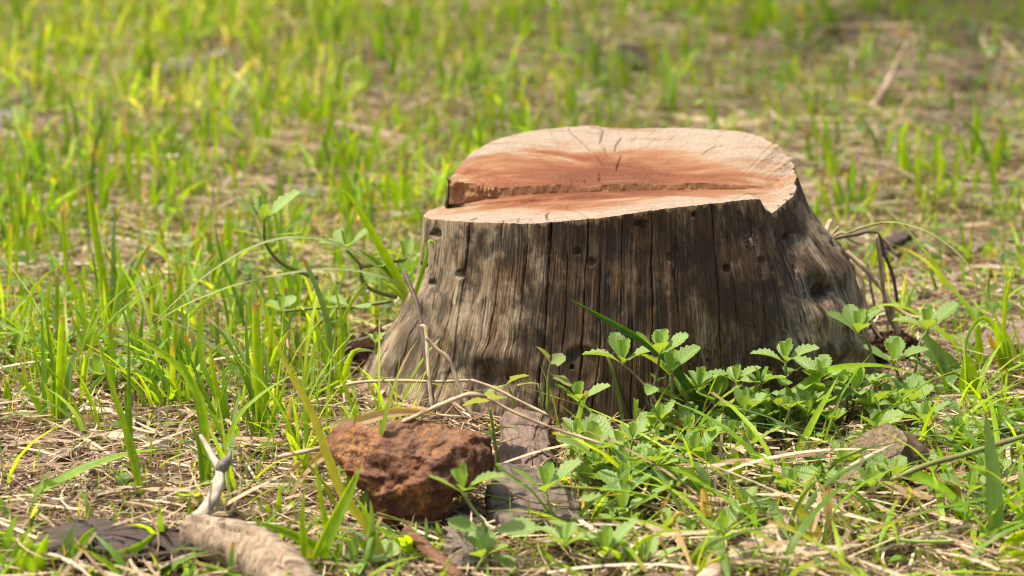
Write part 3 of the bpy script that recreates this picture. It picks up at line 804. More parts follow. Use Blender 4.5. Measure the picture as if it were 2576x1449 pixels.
st = np.array([at_y(480, 1335, -0.55), at_y(505, 1298, -0.53), at_y(532, 1258, -0.505), at_y(549, 1215, -0.48), at_y(553, 1180, -0.465), at_y(538, 1155, -0.455), at_y(522, 1125, -0.44), at_y(505, 1096, -0.425)])
stem_o = tube_obj('thin_stem', catmull(st, 44), [0.0082, 0.0068, 0.0060, 0.0052, 0.0044, 0.0034, 0.0020], M['bone_wood'], husk, 16, rough=0.0022, seed=75)
kn = np.array([at_y(552, 1182, -0.467), at_y(565, 1166, -0.468), at_y(575, 1150, -0.466), at_y(581, 1133, -0.462)])
tube_obj('dead_bud', catmull(kn, 14), [0.0046, 0.0058, 0.0042, 0.0022, 0.0008], M['knot_grey'], husk, 12, rough=0.0016, seed=76).parent = stem_o

# --- sticks and twigs lying about, each a thing of its own
def stick(name, label, cat, px, radii, mat, lift=0.006, n=30, nseg=10, rough=0.0012, seed=1, extra=None):
    p = catmull(lying(px, lift), n)
    root = tube_obj(name, p, radii, M[mat], None, nseg, rough=rough, seed=seed)
    return tag(root, label, cat)
stick('twig', 'thick reddish brown twig pointing out below the rock', 'twig', [(1018, 1334), (1050, 1362), (1095, 1402), (1160, 1462)], [0.0058, 0.0062, 0.0066], 'twig_red', [0.022, 0.016, 0.012, 0.010], seed=81)
stick('branch', 'long pale branch lying diagonally at the bottom right', 'branch', [(1770, 1470), (1850, 1405), (1930, 1352), (2010, 1310), (2075, 1278), (2125, 1252)], [0.009, 0.0088, 0.0085, 0.008, 0.006, 0.003], 'stick_pale', 0.012, seed=82, nseg=14, n=40)
stick('branch', 'grey blurred branch lying behind grass left of the stump', 'branch', [(748, 492), (800, 487), (860, 486), (925, 490)], [0.006, 0.007, 0.006], 'knot_grey', 0.012, seed=83)
stick('branch', 'long tan branch slanting behind the stump near upper middle', 'branch', [(1405, 64), (1450, 92), (1500, 122), (1550, 146), (1600, 164), (1660, 180)], [0.005, 0.006, 0.006, 0.004], 'knot_grey', 0.008, seed=84)
stick('branch', 'pale branch lying just behind the right of the sawn top', 'branch', [(1612, 296), (1680, 296), (1740, 304), (1800, 314), (1870, 322), (1960, 300)], [0.005, 0.008, 0.006, 0.004], 'twig_dry', 0.008, seed=85)
stick('dry_stalk', 'tall tan dry stalk leaning in far grass at upper right', 'stalk', [(2192, 274), (2225, 222), (2250, 175), (2285, 108)], [0.005, 0.005, 0.0035], 'twig_dry', [0.01, 0.03, 0.05, 0.09], seed=86)
stick('twig', 'pale lichen twig lying right of the grey bud', 'twig', [(322, 1096), (370, 1108), (420, 1132), (470, 1150)], [0.004, 0.0045, 0.004], 'knot_grey', 0.008, seed=87)
stick('twig', 'short brown broken twig among grass left of the stump', 'twig', [(705, 800), (735, 796), (770, 788)], [0.0045, 0.005, 0.0042], 'knot_grey', 0.01, seed=88)
stick('twig', 'dark grey twig lying along the bottom centre edge', 'twig', [(1390, 1452), (1470, 1432), (1560, 1416), (1640, 1408)], [0.003, 0.0035, 0.003, 0.002], 'twig_dark', 0.01, seed=89)
stick('twig', 'long thin twig lying before the stump foot at right centre', 'twig', [(1470, 1080), (1530, 1092), (1600, 1078), (1680, 1085), (1780, 1105)], [0.0018, 0.002, 0.0022, 0.0015], 'twig_dark', 0.012, seed=90)
stick('twig', 'grey crooked twig with side shoot on the bark slab', 'twig', [(1345, 1198), (1372, 1160), (1410, 1142), (1432, 1125)], [0.0012, 0.0014, 0.001], 'twig_dry', [0.018, 0.022, 0.024, 0.028], seed=91)
stick('twig', 'white lichen twig lying across the rusty rock', 'twig', [(1058, 1090), (1085, 1108), (1110, 1160), (1140, 1192)], [0.0012, 0.0022, 0.0018, 0.0012], 'bone_wood', 0.06, n=24, rough=0.0009, seed=92)

# old half buried log end at right
e0 = at_y(2186, 1136, -0.315) - np.array((0, 0, .004))
ol = np.array([e0 + np.array((0.60, 0.22, -0.74)) * k for k in (0, .03, .06, .09, .125)])
root = thing('buried_log', 'old dark log half buried in grass at right', 'log', (ol[0][0], ol[0][1], 0))
p = catmull(ol, 40)
V, Fc, uv = tube(p, [0.038, 0.042, 0.042, 0.038, 0.03], 44, rough=0.013, seed=95, cap=False, freq=38)
obj('side_wood', mesh_np('side_wood', V - np.array(root.location), Fc, uvs=uv), M['old_log'], root)
ring0 = V[:44]
c0 = ring0.mean(0); axd = (p[0] - p[2]) / np.linalg.norm(p[0] - p[2])
rr_ = np.linspace(1, 0.02, 16)
E = c0 + (ring0[:, None] - c0) * rr_[None, :, None]
E += axd * (0.006 * (1 - rr_ ** 2)[None, :, None] + 0.003 * fbm(E[..., 0] * 90, E[..., 1] * 90, E[..., 2] * 90, 3, 96)[..., None] * (rr_ < .95)[None, :, None])
obj('end_grain', mesh_np('end_grain', E.reshape(-1, 3) - np.array(root.location), grid_faces(44, 16, True)), M['log_end'], root)

# crumbly soil at the two sides of the stump foot
def clod(label, px, py, w, h, d, seed):
    c = on_ground(px, py)
    bm = bmesh.new(); bmesh.ops.create_icosphere(bm, subdivisions=5, radius=1.0)
    P = np.array([v.co[:] for v in bm.verts]); FC = np.array([[v.index for v in f.verts] for f in bm.faces]); bm.free()
    r = 1 + 0.30 * fbm(P[:, 0] * 1.8, P[:, 1] * 1.8, P[:, 2] * 1.8, 2, seed) + 0.28 * fbm(P[:, 0] * 6, P[:, 1] * 6, P[:, 2] * 6, 4, seed + 1)
    V = P * r[:, None] * np.array((w, d, h))
    o = obj('soil_clod', mesh_np('soil_clod', V, FC), M['crumb'], None, (c[0], c[1], 0.0))
    tag(o, label, 'soil')
clod('dark crumbly red soil heaped against the stump foot at left', 955, 915, 0.035, 0.030, 0.05, 401)
clod('dark crumbled soil under the dead stalks right of the stump', 2245, 905, 0.030, 0.035, 0.04, 403)
clod('dark soil patch below the pale weed right of the stump foot', 2262, 1018, 0.045, 0.016, 0.035, 405)

# --- dead stalks tangled at the right of the stump
def stalks(name, label, cat, lines, mat='twig_dry', group=None, y0=None):
    first = on_ground(*lines[0][0][0]) if y0 is None else at_y(*lines[0][0][0], y0)
    root = thing(name, label, cat, (first[0], first[1], 0), group)
    for i, (px, r, lean, Y) in enumerate(lines):
        pts = path(px, lean, 0.002, Y)
        m = mat if isinstance(mat, str) else mat[i % len(mat)]
        pc = catmull(pts, max(10, 5 * len(px)))
        rr = np.full(len(pc), r * .0013); 
        rr = rr * (1 + 0.22 * noise3(np.arange(len(pc)) * 0.9, i * 5.3, 0, 12))
        tube_obj('stalk', pc, list(rr[:-1]) + [rr[-1] * .5], M[m], root, 7, squash=0.8)
    return root
stalks('dead_stalks', 'tangle of dry brown dead stalks right of the stump', 'stalks', [
    ([(2275, 905), (2255, 820), (2225, 735), (2180, 680), (2120, 625)], 2.4, .03, .04), ([(2270, 860), (2235, 790), (2222, 725), (2215, 660), (2205, 590)], 2.0, -.02, .05),
    ([(2258, 760), (2245, 690), (2225, 640), (2205, 585), (2150, 590), (2095, 600)], 1.8, .0, .05), ([(2250, 640), (2235, 615), (2205, 585)], 1.6, .0, .05), ([(2200, 830), (2175, 760), (2165, 700), (2140, 650)], 2.0, .02, .06),
    ([(2215, 860), (2185, 800), (2155, 720), (2130, 640), (2095, 618)], 1.8, .02, .07), ([(2240, 880), (2200, 830), (2170, 775), (2120, 720)], 1.5, .0, .05), ([(2330, 800), (2290, 795), (2240, 765), (2215, 720)], 1.9, .02, .03),
    ([(2180, 840), (2160, 790), (2150, 760), (2128, 690)], 1.2, .02, .09), ([(2228, 870), (2232, 830), (2236, 780), (2228, 720)], 1.2, .02, .05), ([(2170, 615), (2140, 605), (2118, 585), (2090, 600)], 1.3, .0, .06),
    ([(2185, 830), (2200, 780), (2190, 720), (2182, 660)], 1.1, .02, .08), ([(2110, 640), (2092, 612), (2078, 590), (2090, 552)], 2.4, .02, .08), ([(2115, 620), (2095, 596), (2110, 570)], 1.6, .0, .07),
    ([(2220, 560), (2180, 570), (2120, 592), (2088, 606)], 1.0, .0, .06), ([(2260, 890), (2262, 830), (2246, 780)], 1.0, .02, .04), ([(2290, 930), (2230, 895), (2180, 880), (2140, 890)], 1.3, .0, .0)], ['twig_dry', 'twig_dry', 'twig_dark'])
stalks('dark_twig', 'dark bent dry twig leaning on the stump left flare', 'twig', [([(1092, 1040), (1082, 975), (1072, 905), (1062, 832), (1048, 760), (1030, 715), (1014, 680)], 1.9, .10, -.27), ([(1080, 960), (1068, 890), (1058, 842), (1050, 815)], 1.2, .03, -.24)], 'twig_dark')
stalks('dry_stalk', 'pale dry stalk with a bent head before the left flare', 'stalk', [([(1090, 1040), (1082, 980), (1076, 900), (1072, 836), (1068, 822), (1056, 820)], 1.6, .04, -.28), ([(1070, 848), (1100, 880), (1130, 905), (1150, 960), (1175, 1020), (1190, 1050)], 1.5, -.02, -.26)], 'twig_dry')
stalks('dry_stalk', 'long straw stalk arching over the rusty rock', 'stalk', [([(700, 1150), (800, 1128), (900, 1100), (1010, 1062), (1100, 1022), (1180, 992), (1225, 1000)], 1.9, .02, -.44), ([(1225, 1000), (1300, 1040), (1400, 1080), (1520, 1118)], 1.3, -.02, -.40)], 'twig_dry')
stalks('dry_stalk', 'straight pale straw lying left of the stump front', 'stalk', [([(840, 978), (900, 962), (1000, 958), (1100, 960), (1185, 956)], 1.5, 0, -.25), ([(1185, 956), (1240, 975), (1310, 1010), (1380, 1045)], 1.4, -.02, -.25)], 'twig_dry')
stalks('dry_stalk', 'short yellow broken straw propped by the bark slab', 'stalk', [([(1240, 1270), (1238, 1220), (1240, 1160), (1239, 1132)], 2.6, .01, None)], 'twig_dry')
stalks('dry_stalk', 'dry rising stalk beside the vine stem and rock', 'stalk', [([(1140, 1220), (1144, 1150), (1152, 1110), (1168, 1062)], 0.9, .02, None)], 'twig_dry')
stalks('runner_stem', 'thick green grass runner crossing the lower right corner', 'stem', [([(2240, 1208), (2330, 1170), (2420, 1145), (2500, 1120), (2600, 1090)], 2.4, .05, -.45)], 'weed_stem')
stalks('runner_stem', 'pale green runner lying under grass at bottom right', 'stem', [([(2140, 1345), (2220, 1352), (2300, 1362), (2400, 1362)], 1.7, .0, None)], 'green_stem')
stalks('runner_stem', 'creeping green grass runner beside the broad leaves right', 'stem', [([(2290, 900), (2350, 935), (2400, 975), (2450, 1010), (2520, 1030)], 1.8, -.07, -.08)], 'green_stem')

# --- spider on the stump
sp, sn = on_stump(1882, 611)
sp = sp + sn * 0.0028
spd = thing('spider', 'tiny striped jumping spider on the stump side', 'spider', sp)
n_ = Vector(sn); upv = Vector((0, 0, 1)); upv = (upv - n_ * upv.dot(n_)).normalized(); sd_ = upv.cross(n_)
Mx = np.array((sd_[:], upv[:], n_[:]))
def sblob(name, cy, rx, ry, rz, mat):
    bm = bmesh.new(); bmesh.ops.create_icosphere(bm, subdivisions=3, radius=1.0)
    P = np.array([v.co[:] for v in bm.verts]); FC = np.array([[v.index for v in f.verts] for f in bm.faces]); bm.free()
    P[:, 0] *= 1 - 0.25 * P[:, 1]
    P = P * np.array((rx, ry, rz)) + np.array((0, cy, 0))
    return obj(name, mesh_np(name, P @ Mx, FC), M[mat], spd)
sblob('head', 0.0026, 0.0021, 0.0026, 0.0019, 'spider'); abd = sblob('abdomen', -0.0030, 0.0022, 0.0034, 0.0020, 'spider')
for s in (-1, 1):
    q = np.array([(s * .0011, y, .0020 - abs(y) * .1) for y in np.linspace(-.0055, .0045, 9)])
    V, Fc, uv = tube(q, [.0003, .0005, .0005, .0003], 6)
    obj('stripe', mesh_np('stripe', V @ Mx, Fc), M['spider_stripe'], abd)
    for k, y in enumerate((0.0040, 0.0024, 0.0010, -0.0004)):
        fy = (0.006, 0.002, -0.002, -0.006)[k]
        q = catmull(np.array([(s * .0015, y, 0), (s * .0042, y + fy * .5, .0022), (s * .0062, y + fy, -.0022)]), 9)
        V, Fc, uv = tube(q, [.0006, .0004, .0002], 6)
        obj('leg', mesh_np('leg', V @ Mx, Fc), M['spider'], spd)
# ================================================================== GRASS AND WEEDS
COL = {'lime': (0.285, 0.455, 0.012), 'green': (0.125, 0.265, 0.018), 'mid': (0.20, 0.37, 0.014), 'blue': (0.165, 0.28, 0.085), 'dark': (0.055, 0.145, 0.018), 'pale': (0.33, 0.43, 0.19),
       'yellow': (0.46, 0.46, 0.04), 'dry': (0.48, 0.36, 0.20), 'rust': (0.40, 0.17, 0.04)}
def blade_mesh(name, pts, width, colour, cut=False, roll=0.0, n=14, fold=0.28, tipcol=None, leafy=False):
    p = catmull(pts, n)
    T = frames(p)
    view = np.array((0, -0.75, 0.66))
    W_ = np.cross(T, view); W_ /= np.linalg.norm(W_, axis=1)[:, None] + 1e-9
    N_ = np.cross(W_, T)
    rl = roll + np.linspace(0, 0.5, n) * math.copysign(1, roll if roll else 1)
    Wd = W_ * np.cos(rl)[:, None] + N_ * np.sin(rl)[:, None]
    Nd = -W_ * np.sin(rl)[:, None] + N_ * np.cos(rl)[:, None]
    s = np.linspace(0, 1, n)
    if leafy: prof = np.interp(s, [0, .06, .2, .4, .7, .9, 1], [.35, .75, 1, .95, .6, .22, .02])
    elif cut: prof = np.interp(s, [0, .15, .5, .97, 1], [.6, .85, 1, .85, .8])
    else: prof = np.interp(s, [0, .12, .4, .7, .9, 1], [.6, .85, 1, .75, .35, .03])
    hw = 0.5 * 1.35 * width * 0.001 * prof
    Lf, Rt = p - Wd * hw[:, None], p + Wd * hw[:, None]
    Md = p - Nd * (hw * 2 * fold)[:, None]
    V = np.stack([Lf, Md, Rt], 1)
    c = np.tile(np.array(COL[colour])[None, None], (n, 3, 1)) * (0.9 + 0.2 * random.random())
    c[:2] = c[:2] * 0.5 + np.array((0.40, 0.40, 0.16)) * 0.5
    if cut: c[-1] = (0.36, 0.20, 0.07)
    if tipcol is not None:
        k = np.clip((s - 0.6) / 0.3, 0, 1)[:, None, None]
        c = c * (1 - k) + np.array(COL[tipcol]) * k
    uv = np.stack(np.broadcast_arrays(np.array((-1, 0, 1.0))[None, :] , s[:, None] * 3), -1).reshape(-1, 2)
    return V.reshape(-1, 3), grid_faces(n, 3), c.reshape(-1, 3), uv

def tuft(label, blades, category='grass', name='grass_tuft', group=None):
    """blades: (points foot to tip, width mm, colour, lean m, options)"""
    f = on_ground(*blades[0][0][0]) if blades[0][4].get('y0') is None else at_y(*blades[0][0][0], blades[0][4]['y0'])
    root = thing(name, label, category, (f[0], f[1], float(gz(f[0], f[1]))), group)
    for px, w, colour, lean, opt in blades:
        opt = dict(opt); y0 = opt.pop('y0', None)
        pts = path(px, lean, 0.0, y0)
        opt.setdefault('roll', random.uniform(-0.4, 0.3))
        V, F_, c, uv = blade_mesh('blade', pts, w, colour, **opt)
        obj('blade', mesh_np('blade', V - np.array(root.location), F_, colors=c, uvs=uv), M['grass'], root)
    return root
K = dict(cut=True); O = dict()
G = 'tall grass tufts left of the stump'
tuft('tall upright lime grass tuft with square mown tips at far left', [([(280, 845), (263, 720), (240, 590), (223, 467)], 6.5, 'lime', .02, K), ([(278, 845), (285, 720), (286, 610), (291, 512)], 5.0, 'blue', .03, O), ([(276, 850), (292, 760), (304, 664)], 3.5, 'lime', 0, O), ([(280, 850), (255, 770), (228, 610)], 3.5, 'green', .02, O), ([(284, 850), (310, 750), (256, 607)], 4, 'mid', .03, O)], group=G)
tuft('two long lime blades rising from a lone pale sheath', [([(366, 1278), (342, 1188), (317, 1080), (285, 985), (245, 845)], 6.0, 'lime', .04, O), ([(364, 1270), (350, 1200), (330, 1120), (325, 1000), (323, 821)], 3.8, 'green', .03, O), ([(362, 1262), (349, 1195), (326, 1085), (317, 1030), (314, 960)], 3.5, 'green', .02, O)], group=G)
tuft('lime grass tuft whose blades arch both ways above the thin stem', [([(516, 1252), (518, 1150), (507, 1015), (457, 929), (404, 886), (336, 845), (280, 826)], 6.0, 'lime', .04, O), ([(514, 1248), (510, 1080), (482, 965), (436, 875)], 5.5, 'mid', .02, O), ([(522, 1235), (590, 1065), (640, 1005), (700, 962), (764, 929)], 4.8, 'lime', .05, O), ([(512, 1255), (500, 1120), (470, 1050)], 4, 'green', .0, O), ([(520, 1252), (524, 1190), (530, 1120)], 4, 'green', 0, O), ([(510, 1243), (480, 1242), (444, 1240)], 5.5, 'lime', -.02, K)], group=G)
tuft('dense dark green tuft standing behind the arching blades', [([(572, 1105), (558, 1030), (537, 943), (525, 859)], 5.2, 'lime', .01, O), ([(570, 1105), (548, 1010), (505, 900), (503, 789)], 4, 'mid', .03, K), ([(574, 1105), (590, 1040), (597, 985)], 4, 'green', 0, O), ([(568, 1105), (520, 1000), (452, 842)], 4, 'green', .03, O), ([(576, 1108), (566, 1000), (560, 900)], 4.5, 'green', .03, O)], group=G)
tuft('tuft with one broad square tipped lime blade near centre left', [([(657, 1120), (652, 1000), (646, 880), (643, 768)], 7.2, 'lime', .02, K), ([(660, 1120), (640, 1010), (590, 890), (538, 805)], 4.5, 'green', .03, O), ([(655, 1120), (632, 1000), (620, 850), (622, 727)], 3.2, 'green', .03, O), ([(662, 1120), (668, 1010), (662, 920)], 4, 'mid', .01, O), ([(665, 1120), (690, 1040), (712, 985), (720, 960)], 3.8, 'mid', .0, O), ([(650, 1120), (628, 1060), (615, 1010)], 4, 'green', 0, O)], group=G)
tuft('very long yellow lime blade crossing before the rock', [([(990, 1452), (930, 1335), (866, 1250), (838, 1188), (785, 1041), (726, 930), (673, 798)], 6.2, 'yellow', .07, dict(roll=.2)), ([(985, 1452), (920, 1290), (880, 1235)], 4.5, 'lime', .02, O)])
tuft('single green blade standing before the rock and left flare', [([(905, 1335), (930, 1200), (964, 1069), (990, 972), (1029, 886), (1052, 854)], 4.2, 'mid', .05, dict(tipcol='dry', roll=.3))])
tuft('lime and pale tuft at the left picture edge', [([(148, 1092), (151, 907), (156, 799)], 6.0, 'lime', .01, K), ([(146, 1092), (134, 934), (112, 767)], 3.6, 'green', .02, O), ([(152, 1092), (175, 934), (199, 875)], 6.0, 'blue', .0, K), ([(143, 1092), (135, 990), (170, 860), (182, 845)], 3.6, 'lime', .02, O)], group=G)
tuft('low splayed tuft with blades bending to the left edge', [([(118, 1082), (104, 1040), (81, 988), (42, 929)], 4.6, 'mid', .0, O), ([(116, 1082), (110, 940), (104, 770)], 4.2, 'green', .03, O), ([(120, 1082), (90, 1050), (40, 1040), (-10, 1058)], 4.2, 'pale', -.01, O), ([(122, 1082), (80, 1000), (30, 975)], 3.6, 'blue', .02, O), ([(124, 1082), (130, 1020), (110, 960)], 4, 'lime', 0, O)], group=G)
tuft('broad fan of lime blades right of the square tipped tuft', [([(242, 948), (222, 860), (208, 780), (202, 700)], 6.0, 'lime', .02, O), ([(238, 948), (215, 870), (183, 805)], 5.0, 'mid', .01, O), ([(246, 948), (226, 860), (200, 790), (164, 754)], 4.6, 'green', .03, O), ([(248, 948), (235, 900), (228, 860)], 4.6, 'lime', .0, O), ([(236, 945), (180, 880), (120, 850), (84, 832)], 5.0, 'lime', .0, O)], group=G)
tuft('narrow tuft of straight green blades over bare straw', [([(356, 952), (340, 840), (313, 751)], 4.6, 'lime', .02, K), ([(358, 952), (354, 860), (361, 767)], 3.6, 'green', .02, O), ([(354, 950), (330, 850), (295, 735)], 3.4, 'blue', .03, O), ([(360, 952), (340, 920), (312, 860)], 4.4, 'pale', .0, K)], group=G)
tuft('close upright tuft of fresh lime blades in the left middle', [([(430, 950), (415, 830), (398, 692)], 5.0, 'lime', .03, O), ([(434, 950), (440, 850), (444, 745)], 4.0, 'lime', .02, K), ([(428, 950), (421, 850), (420, 751)], 4.0, 'mid', .02, O), ([(436, 950), (455, 850), (478, 770), (520, 730)], 3.6, 'blue', .04, O), ([(426, 950), (400, 850), (380, 805)], 4.0, 'mid', .02, O), ([(438, 950), (452, 880), (470, 840)], 4.0, 'lime', .02, O)], group=G)
tuft('broad bluish blade low tuft among the straw', [([(372, 992), (362, 950), (352, 915)], 6.0, 'blue', .01, O), ([(376, 992), (390, 950), (410, 925)], 4.4, 'blue', .01, O), ([(368, 992), (345, 970), (330, 930)], 4.2, 'mid', .01, O), ([(374, 992), (372, 950), (368, 905)], 3.6, 'pale', .0, O)], group=G)
tuft('tall lime blade leaning against the stump left flare', [([(1034, 765), (1018, 733), (975, 654), (924, 563), (880, 494), (850, 474)], 6.6, 'lime', .0, dict(roll=.15, y0=.0)), ([(1034, 772), (1000, 715), (950, 660), (900, 628)], 5.0, 'green', .0, dict(y0=.01)), ([(1030, 770), (1000, 735), (960, 705)], 4.0, 'lime', .0, dict(y0=.0)), ([(1036, 765), (1070, 660), (1074, 610), (1088, 603), (1100, 625)], 4.4, 'mid', -.03, dict(y0=-.12))])
tuft('thin upper grass blade arching far left from the stump', [([(1016, 742), (960, 680), (900, 638), (825, 605), (760, 596), (695, 601), (608, 633), (499, 707), (365, 829)], 3.0, 'pale', -.10, dict(n=30, y0=.0))])
tuft('thin lower whitish blade arching far left from the stump', [([(1012, 712), (940, 690), (868, 677), (781, 679), (651, 701), (543, 733), (434, 783), (356, 842)], 3.2, 'pale', -.12, dict(n=30, y0=.0))])
tuft('flat tipped bluish tuft before the soil clod', [([(838, 972), (829, 912), (823, 806), (799, 730), (766, 654)], 6.4, 'blue', .03, K), ([(880, 905), (868, 830), (856, 740), (862, 700), (874, 681)], 4.2, 'blue', .01, O), ([(842, 972), (851, 897), (869, 791), (933, 689)], 3.6, 'lime', .03, O), ([(845, 970), (862, 860), (848, 745), (818, 672)], 4.0, 'lime', .04, O), ([(848, 965), (880, 900), (910, 880), (945, 885)], 5.0, 'lime', -.02, dict(tipcol='pale')), ([(836, 974), (826, 930), (830, 880)], 4.0, 'mid', 0, O)], group=G)
tuft('upright sedge tuft left of the creeping weed', [([(706, 890), (699, 836), (682, 740), (673, 681)], 5.0, 'lime', .02, K), ([(708, 890), (712, 830), (706, 760)], 4.4, 'green', .02, O), ([(710, 888), (730, 800), (757, 700)], 3.4, 'mid', .03, O), ([(704, 890), (690, 830), (660, 760)], 4.0, 'mid', .03, O), ([(700, 890), (690, 800), (640, 700), (600, 640)], 3.6, 'green', .05, O)], group=G)
tuft('green tuft with crossing blades beside the broken twig', [([(620, 860), (600, 760), (560, 660), (540, 560)], 4.4, 'green', .04, O), ([(624, 860), (630, 760), (650, 660)], 4.4, 'lime', .03, O), ([(618, 860), (590, 780), (545, 690)], 4.6, 'mid', .03, O), ([(626, 860), (640, 800), (664, 730)], 4, 'lime', .02, O), ([(616, 860), (608, 780), (614, 700)], 4, 'green', .03, O)], group=G)
tuft('leaning lime tuft in front of the creeping weed stem', [([(742, 830), (735, 740), (712, 640), (680, 480)], 4.8, 'mid', .05, O), ([(746, 832), (752, 740), (758, 660)], 4.0, 'lime', .03, O), ([(738, 832), (720, 760), (690, 690)], 4.4, 'lime', .03, O), ([(750, 832), (770, 760), (800, 700)], 3.8, 'green', .02, O)], group=G)
tuft('sparse tuft at the far left edge with one tall blade', [([(20, 640), (30, 560), (25, 480), (18, 420)], 5, 'mid', .03, O), ([(24, 640), (50, 520), (62, 420)], 4, 'lime', .03, O), ([(16, 640), (5, 560), (-5, 520)], 5, 'green', .02, O)])
# bottom left
BG = 'broad blades along the bottom left edge'
tuft('broad arching grass blade over the straw at lower left', [([(58, 1262), (70, 1240), (122, 1220), (209, 1177), (314, 1142), (412, 1128)], 8.0, 'mid', .03, dict(n=22))])
tuft('broad soft leaves growing at the bottom left corner', [([(160, 1440), (168, 1400), (178, 1350), (190, 1313)], 13, 'blue', .0, dict(leafy=True)), ([(162, 1440), (195, 1390), (223, 1348)], 10, 'mid', .0, dict(leafy=True)), ([(165, 1445), (210, 1360), (244, 1322)], 8, 'mid', .02, dict(leafy=True)), ([(70, 1440), (78, 1400), (65, 1341)], 12, 'pale', .0, dict(leafy=True)), ([(95, 1450), (105, 1390), (122, 1340)], 9, 'mid', .0, dict(leafy=True)), ([(20, 1455), (60, 1430), (90, 1460)], 16, 'lime', -.02, dict(leafy=True)), ([(10, 1430), (20, 1350), (45, 1290)], 8, 'mid', .02, O), ([(8, 1330), (5, 1270), (-10, 1240)], 9, 'blue', .0, dict(leafy=True))], group=BG)
tuft('pair of stiff blades before the dark bark strip', [([(372, 1400), (362, 1370), (346, 1340), (335, 1327)], 9, 'blue', .0, K), ([(330, 1452), (318, 1420), (307, 1386)], 11, 'blue', .0, K), ([(210, 1440), (280, 1405), (350, 1375), (394, 1337)], 6.5, 'mid', .0, O), ([(400, 1445), (430, 1420), (500, 1415)], 8, 'mid', .0, O)], group=BG)
tuft('curled grass blade in front of the bent log', [([(525, 1440), (535, 1415), (560, 1408), (600, 1425), (640, 1460)], 9, 'blue', -.02, O), ([(500, 1440), (480, 1410), (492, 1372)], 6, 'lime', .0, O), ([(560, 1420), (590, 1390), (620, 1368)], 5, 'mid', .0, O)], group=BG)
tuft('lime grass thicket left of the long yellow blade', [([(760, 1455), (765, 1380), (760, 1300), (768, 1215)], 5.2, 'lime', .0, O), ([(800, 1455), (830, 1360), (880, 1250), (912, 1160)], 5.0, 'mid', .02, O), ([(815, 1450), (822, 1340), (805, 1240), (790, 1130)], 4.6, 'lime', .02, O), ([(770, 1455), (810, 1360), (860, 1260), (900, 1180)], 4.6, 'lime', .02, O), ([(830, 1455), (845, 1400), (870, 1340)], 5, 'mid', .0, O), ([(790, 1450), (775, 1390), (750, 1345)], 4.4, 'yellow', .0, O), ([(840, 1440), (800, 1380), (700, 1330), (640, 1312)], 6.2, 'mid', .0, O), ([(900, 1450), (930, 1390), (935, 1290), (930, 1255)], 6.2, 'blue', .0, O)], group=BG)
tuft('small lime shoots growing between bent log and rock', [([(690, 1322), (680, 1290), (665, 1262)], 4.6, 'lime', .0, O), ([(694, 1322), (700, 1280), (705, 1215)], 4.0, 'mid', .0, O), ([(698, 1320), (720, 1280), (760, 1245)], 4.0, 'lime', .02, O), ([(688, 1322), (672, 1300), (640, 1245)], 3.8, 'blue', .01, O)])
tuft('tall bluish tuft standing close left of the rock', [([(742, 1115), (735, 1060), (728, 1010)], 6, 'blue', .0, O), ([(748, 1118), (752, 1080), (750, 1040)], 6, 'dry', .0, O), ([(740, 1115), (724, 1060), (705, 1010)], 5, 'green', .0, O), ([(850, 1030), (832, 980), (820, 900), (812, 840)], 4.4, 'mid', .02, O)])

# right hand blades
tuft('dark speckled grass blade leaning across the stump front', [([(1800, 1090), (1762, 1025), (1722, 962), (1680, 905), (1600, 848), (1500, 790), (1428, 750)], 6.2, 'dark', -.02, dict(n=24, roll=.1))])
tuft('long bright arching blade over the weeds right of centre', [([(1800, 1085), (1877, 1040), (1955, 1010), (2008, 979), (2073, 935), (2139, 920), (2226, 920), (2313, 944)], 8.6, 'lime', .06, dict(n=26, roll=.2))])
tuft('stiff upright pale blade pair among the weeds', [([(1888, 1128), (1898, 1020), (1908, 918)], 5.0, 'mid', .03, O), ([(1884, 1126), (1900, 1070), (1929, 1009)], 11, 'blue', .02, K), ([(1880, 1126), (1850, 1060), (1815, 1010)], 8, 'blue', .02, O), ([(1882, 1126), (1850, 1090), (1830, 1020)], 9, 'blue', .02, K)])
tuft('straight lime blade slanting right over the old log', [([(1990, 1165), (2020, 1110), (2051, 1049), (2110, 944)], 5.6, 'lime', .03, dict(roll=.1))])
tuft('yellow green blade with a red burnt tip', [([(1862, 1145), (1815, 1118), (1768, 1092), (1692, 1057)], 8.4, 'yellow', -.02, dict(tipcol='rust', roll=.0)), ([(1866, 1146), (1880, 1125), (1900, 1100)], 6, 'rust', .0, O)])
tuft('broad bladed grass shoot arching left and forward', [([(1807, 1275), (1768, 1240), (1703, 1205), (1637, 1194), (1590, 1215), (1562, 1262)], 7.8, 'blue', -.03, dict(n=22)), ([(1806, 1275), (1790, 1253), (1746, 1201), (1690, 1162)], 9, 'lime', .0, O), ([(1805, 1275), (1792, 1310), (1806, 1365), (1830, 1440), (1836, 1470)], 10.5, 'blue', -.09, O), ([(1808, 1274), (1780, 1210), (1742, 1165), (1700, 1148)], 9, 'blue', .02, O)])
tuft('upright lime shoot with side blades over straw', [([(1856, 1240), (1856, 1190), (1855, 1136)], 6, 'lime', .01, O), ([(1858, 1240), (1895, 1212), (1947, 1205), (1985, 1228)], 8, 'mid', .0, O), ([(1854, 1240), (1830, 1190), (1790, 1150), (1700, 1128)], 6, 'mid', .02, O), ([(1860, 1244), (1886, 1262), (1942, 1275), (1986, 1362)], 8.5, 'blue', -.04, O), ([(1852, 1244), (1890, 1290), (1905, 1330)], 9, 'mid', -.03, O)])
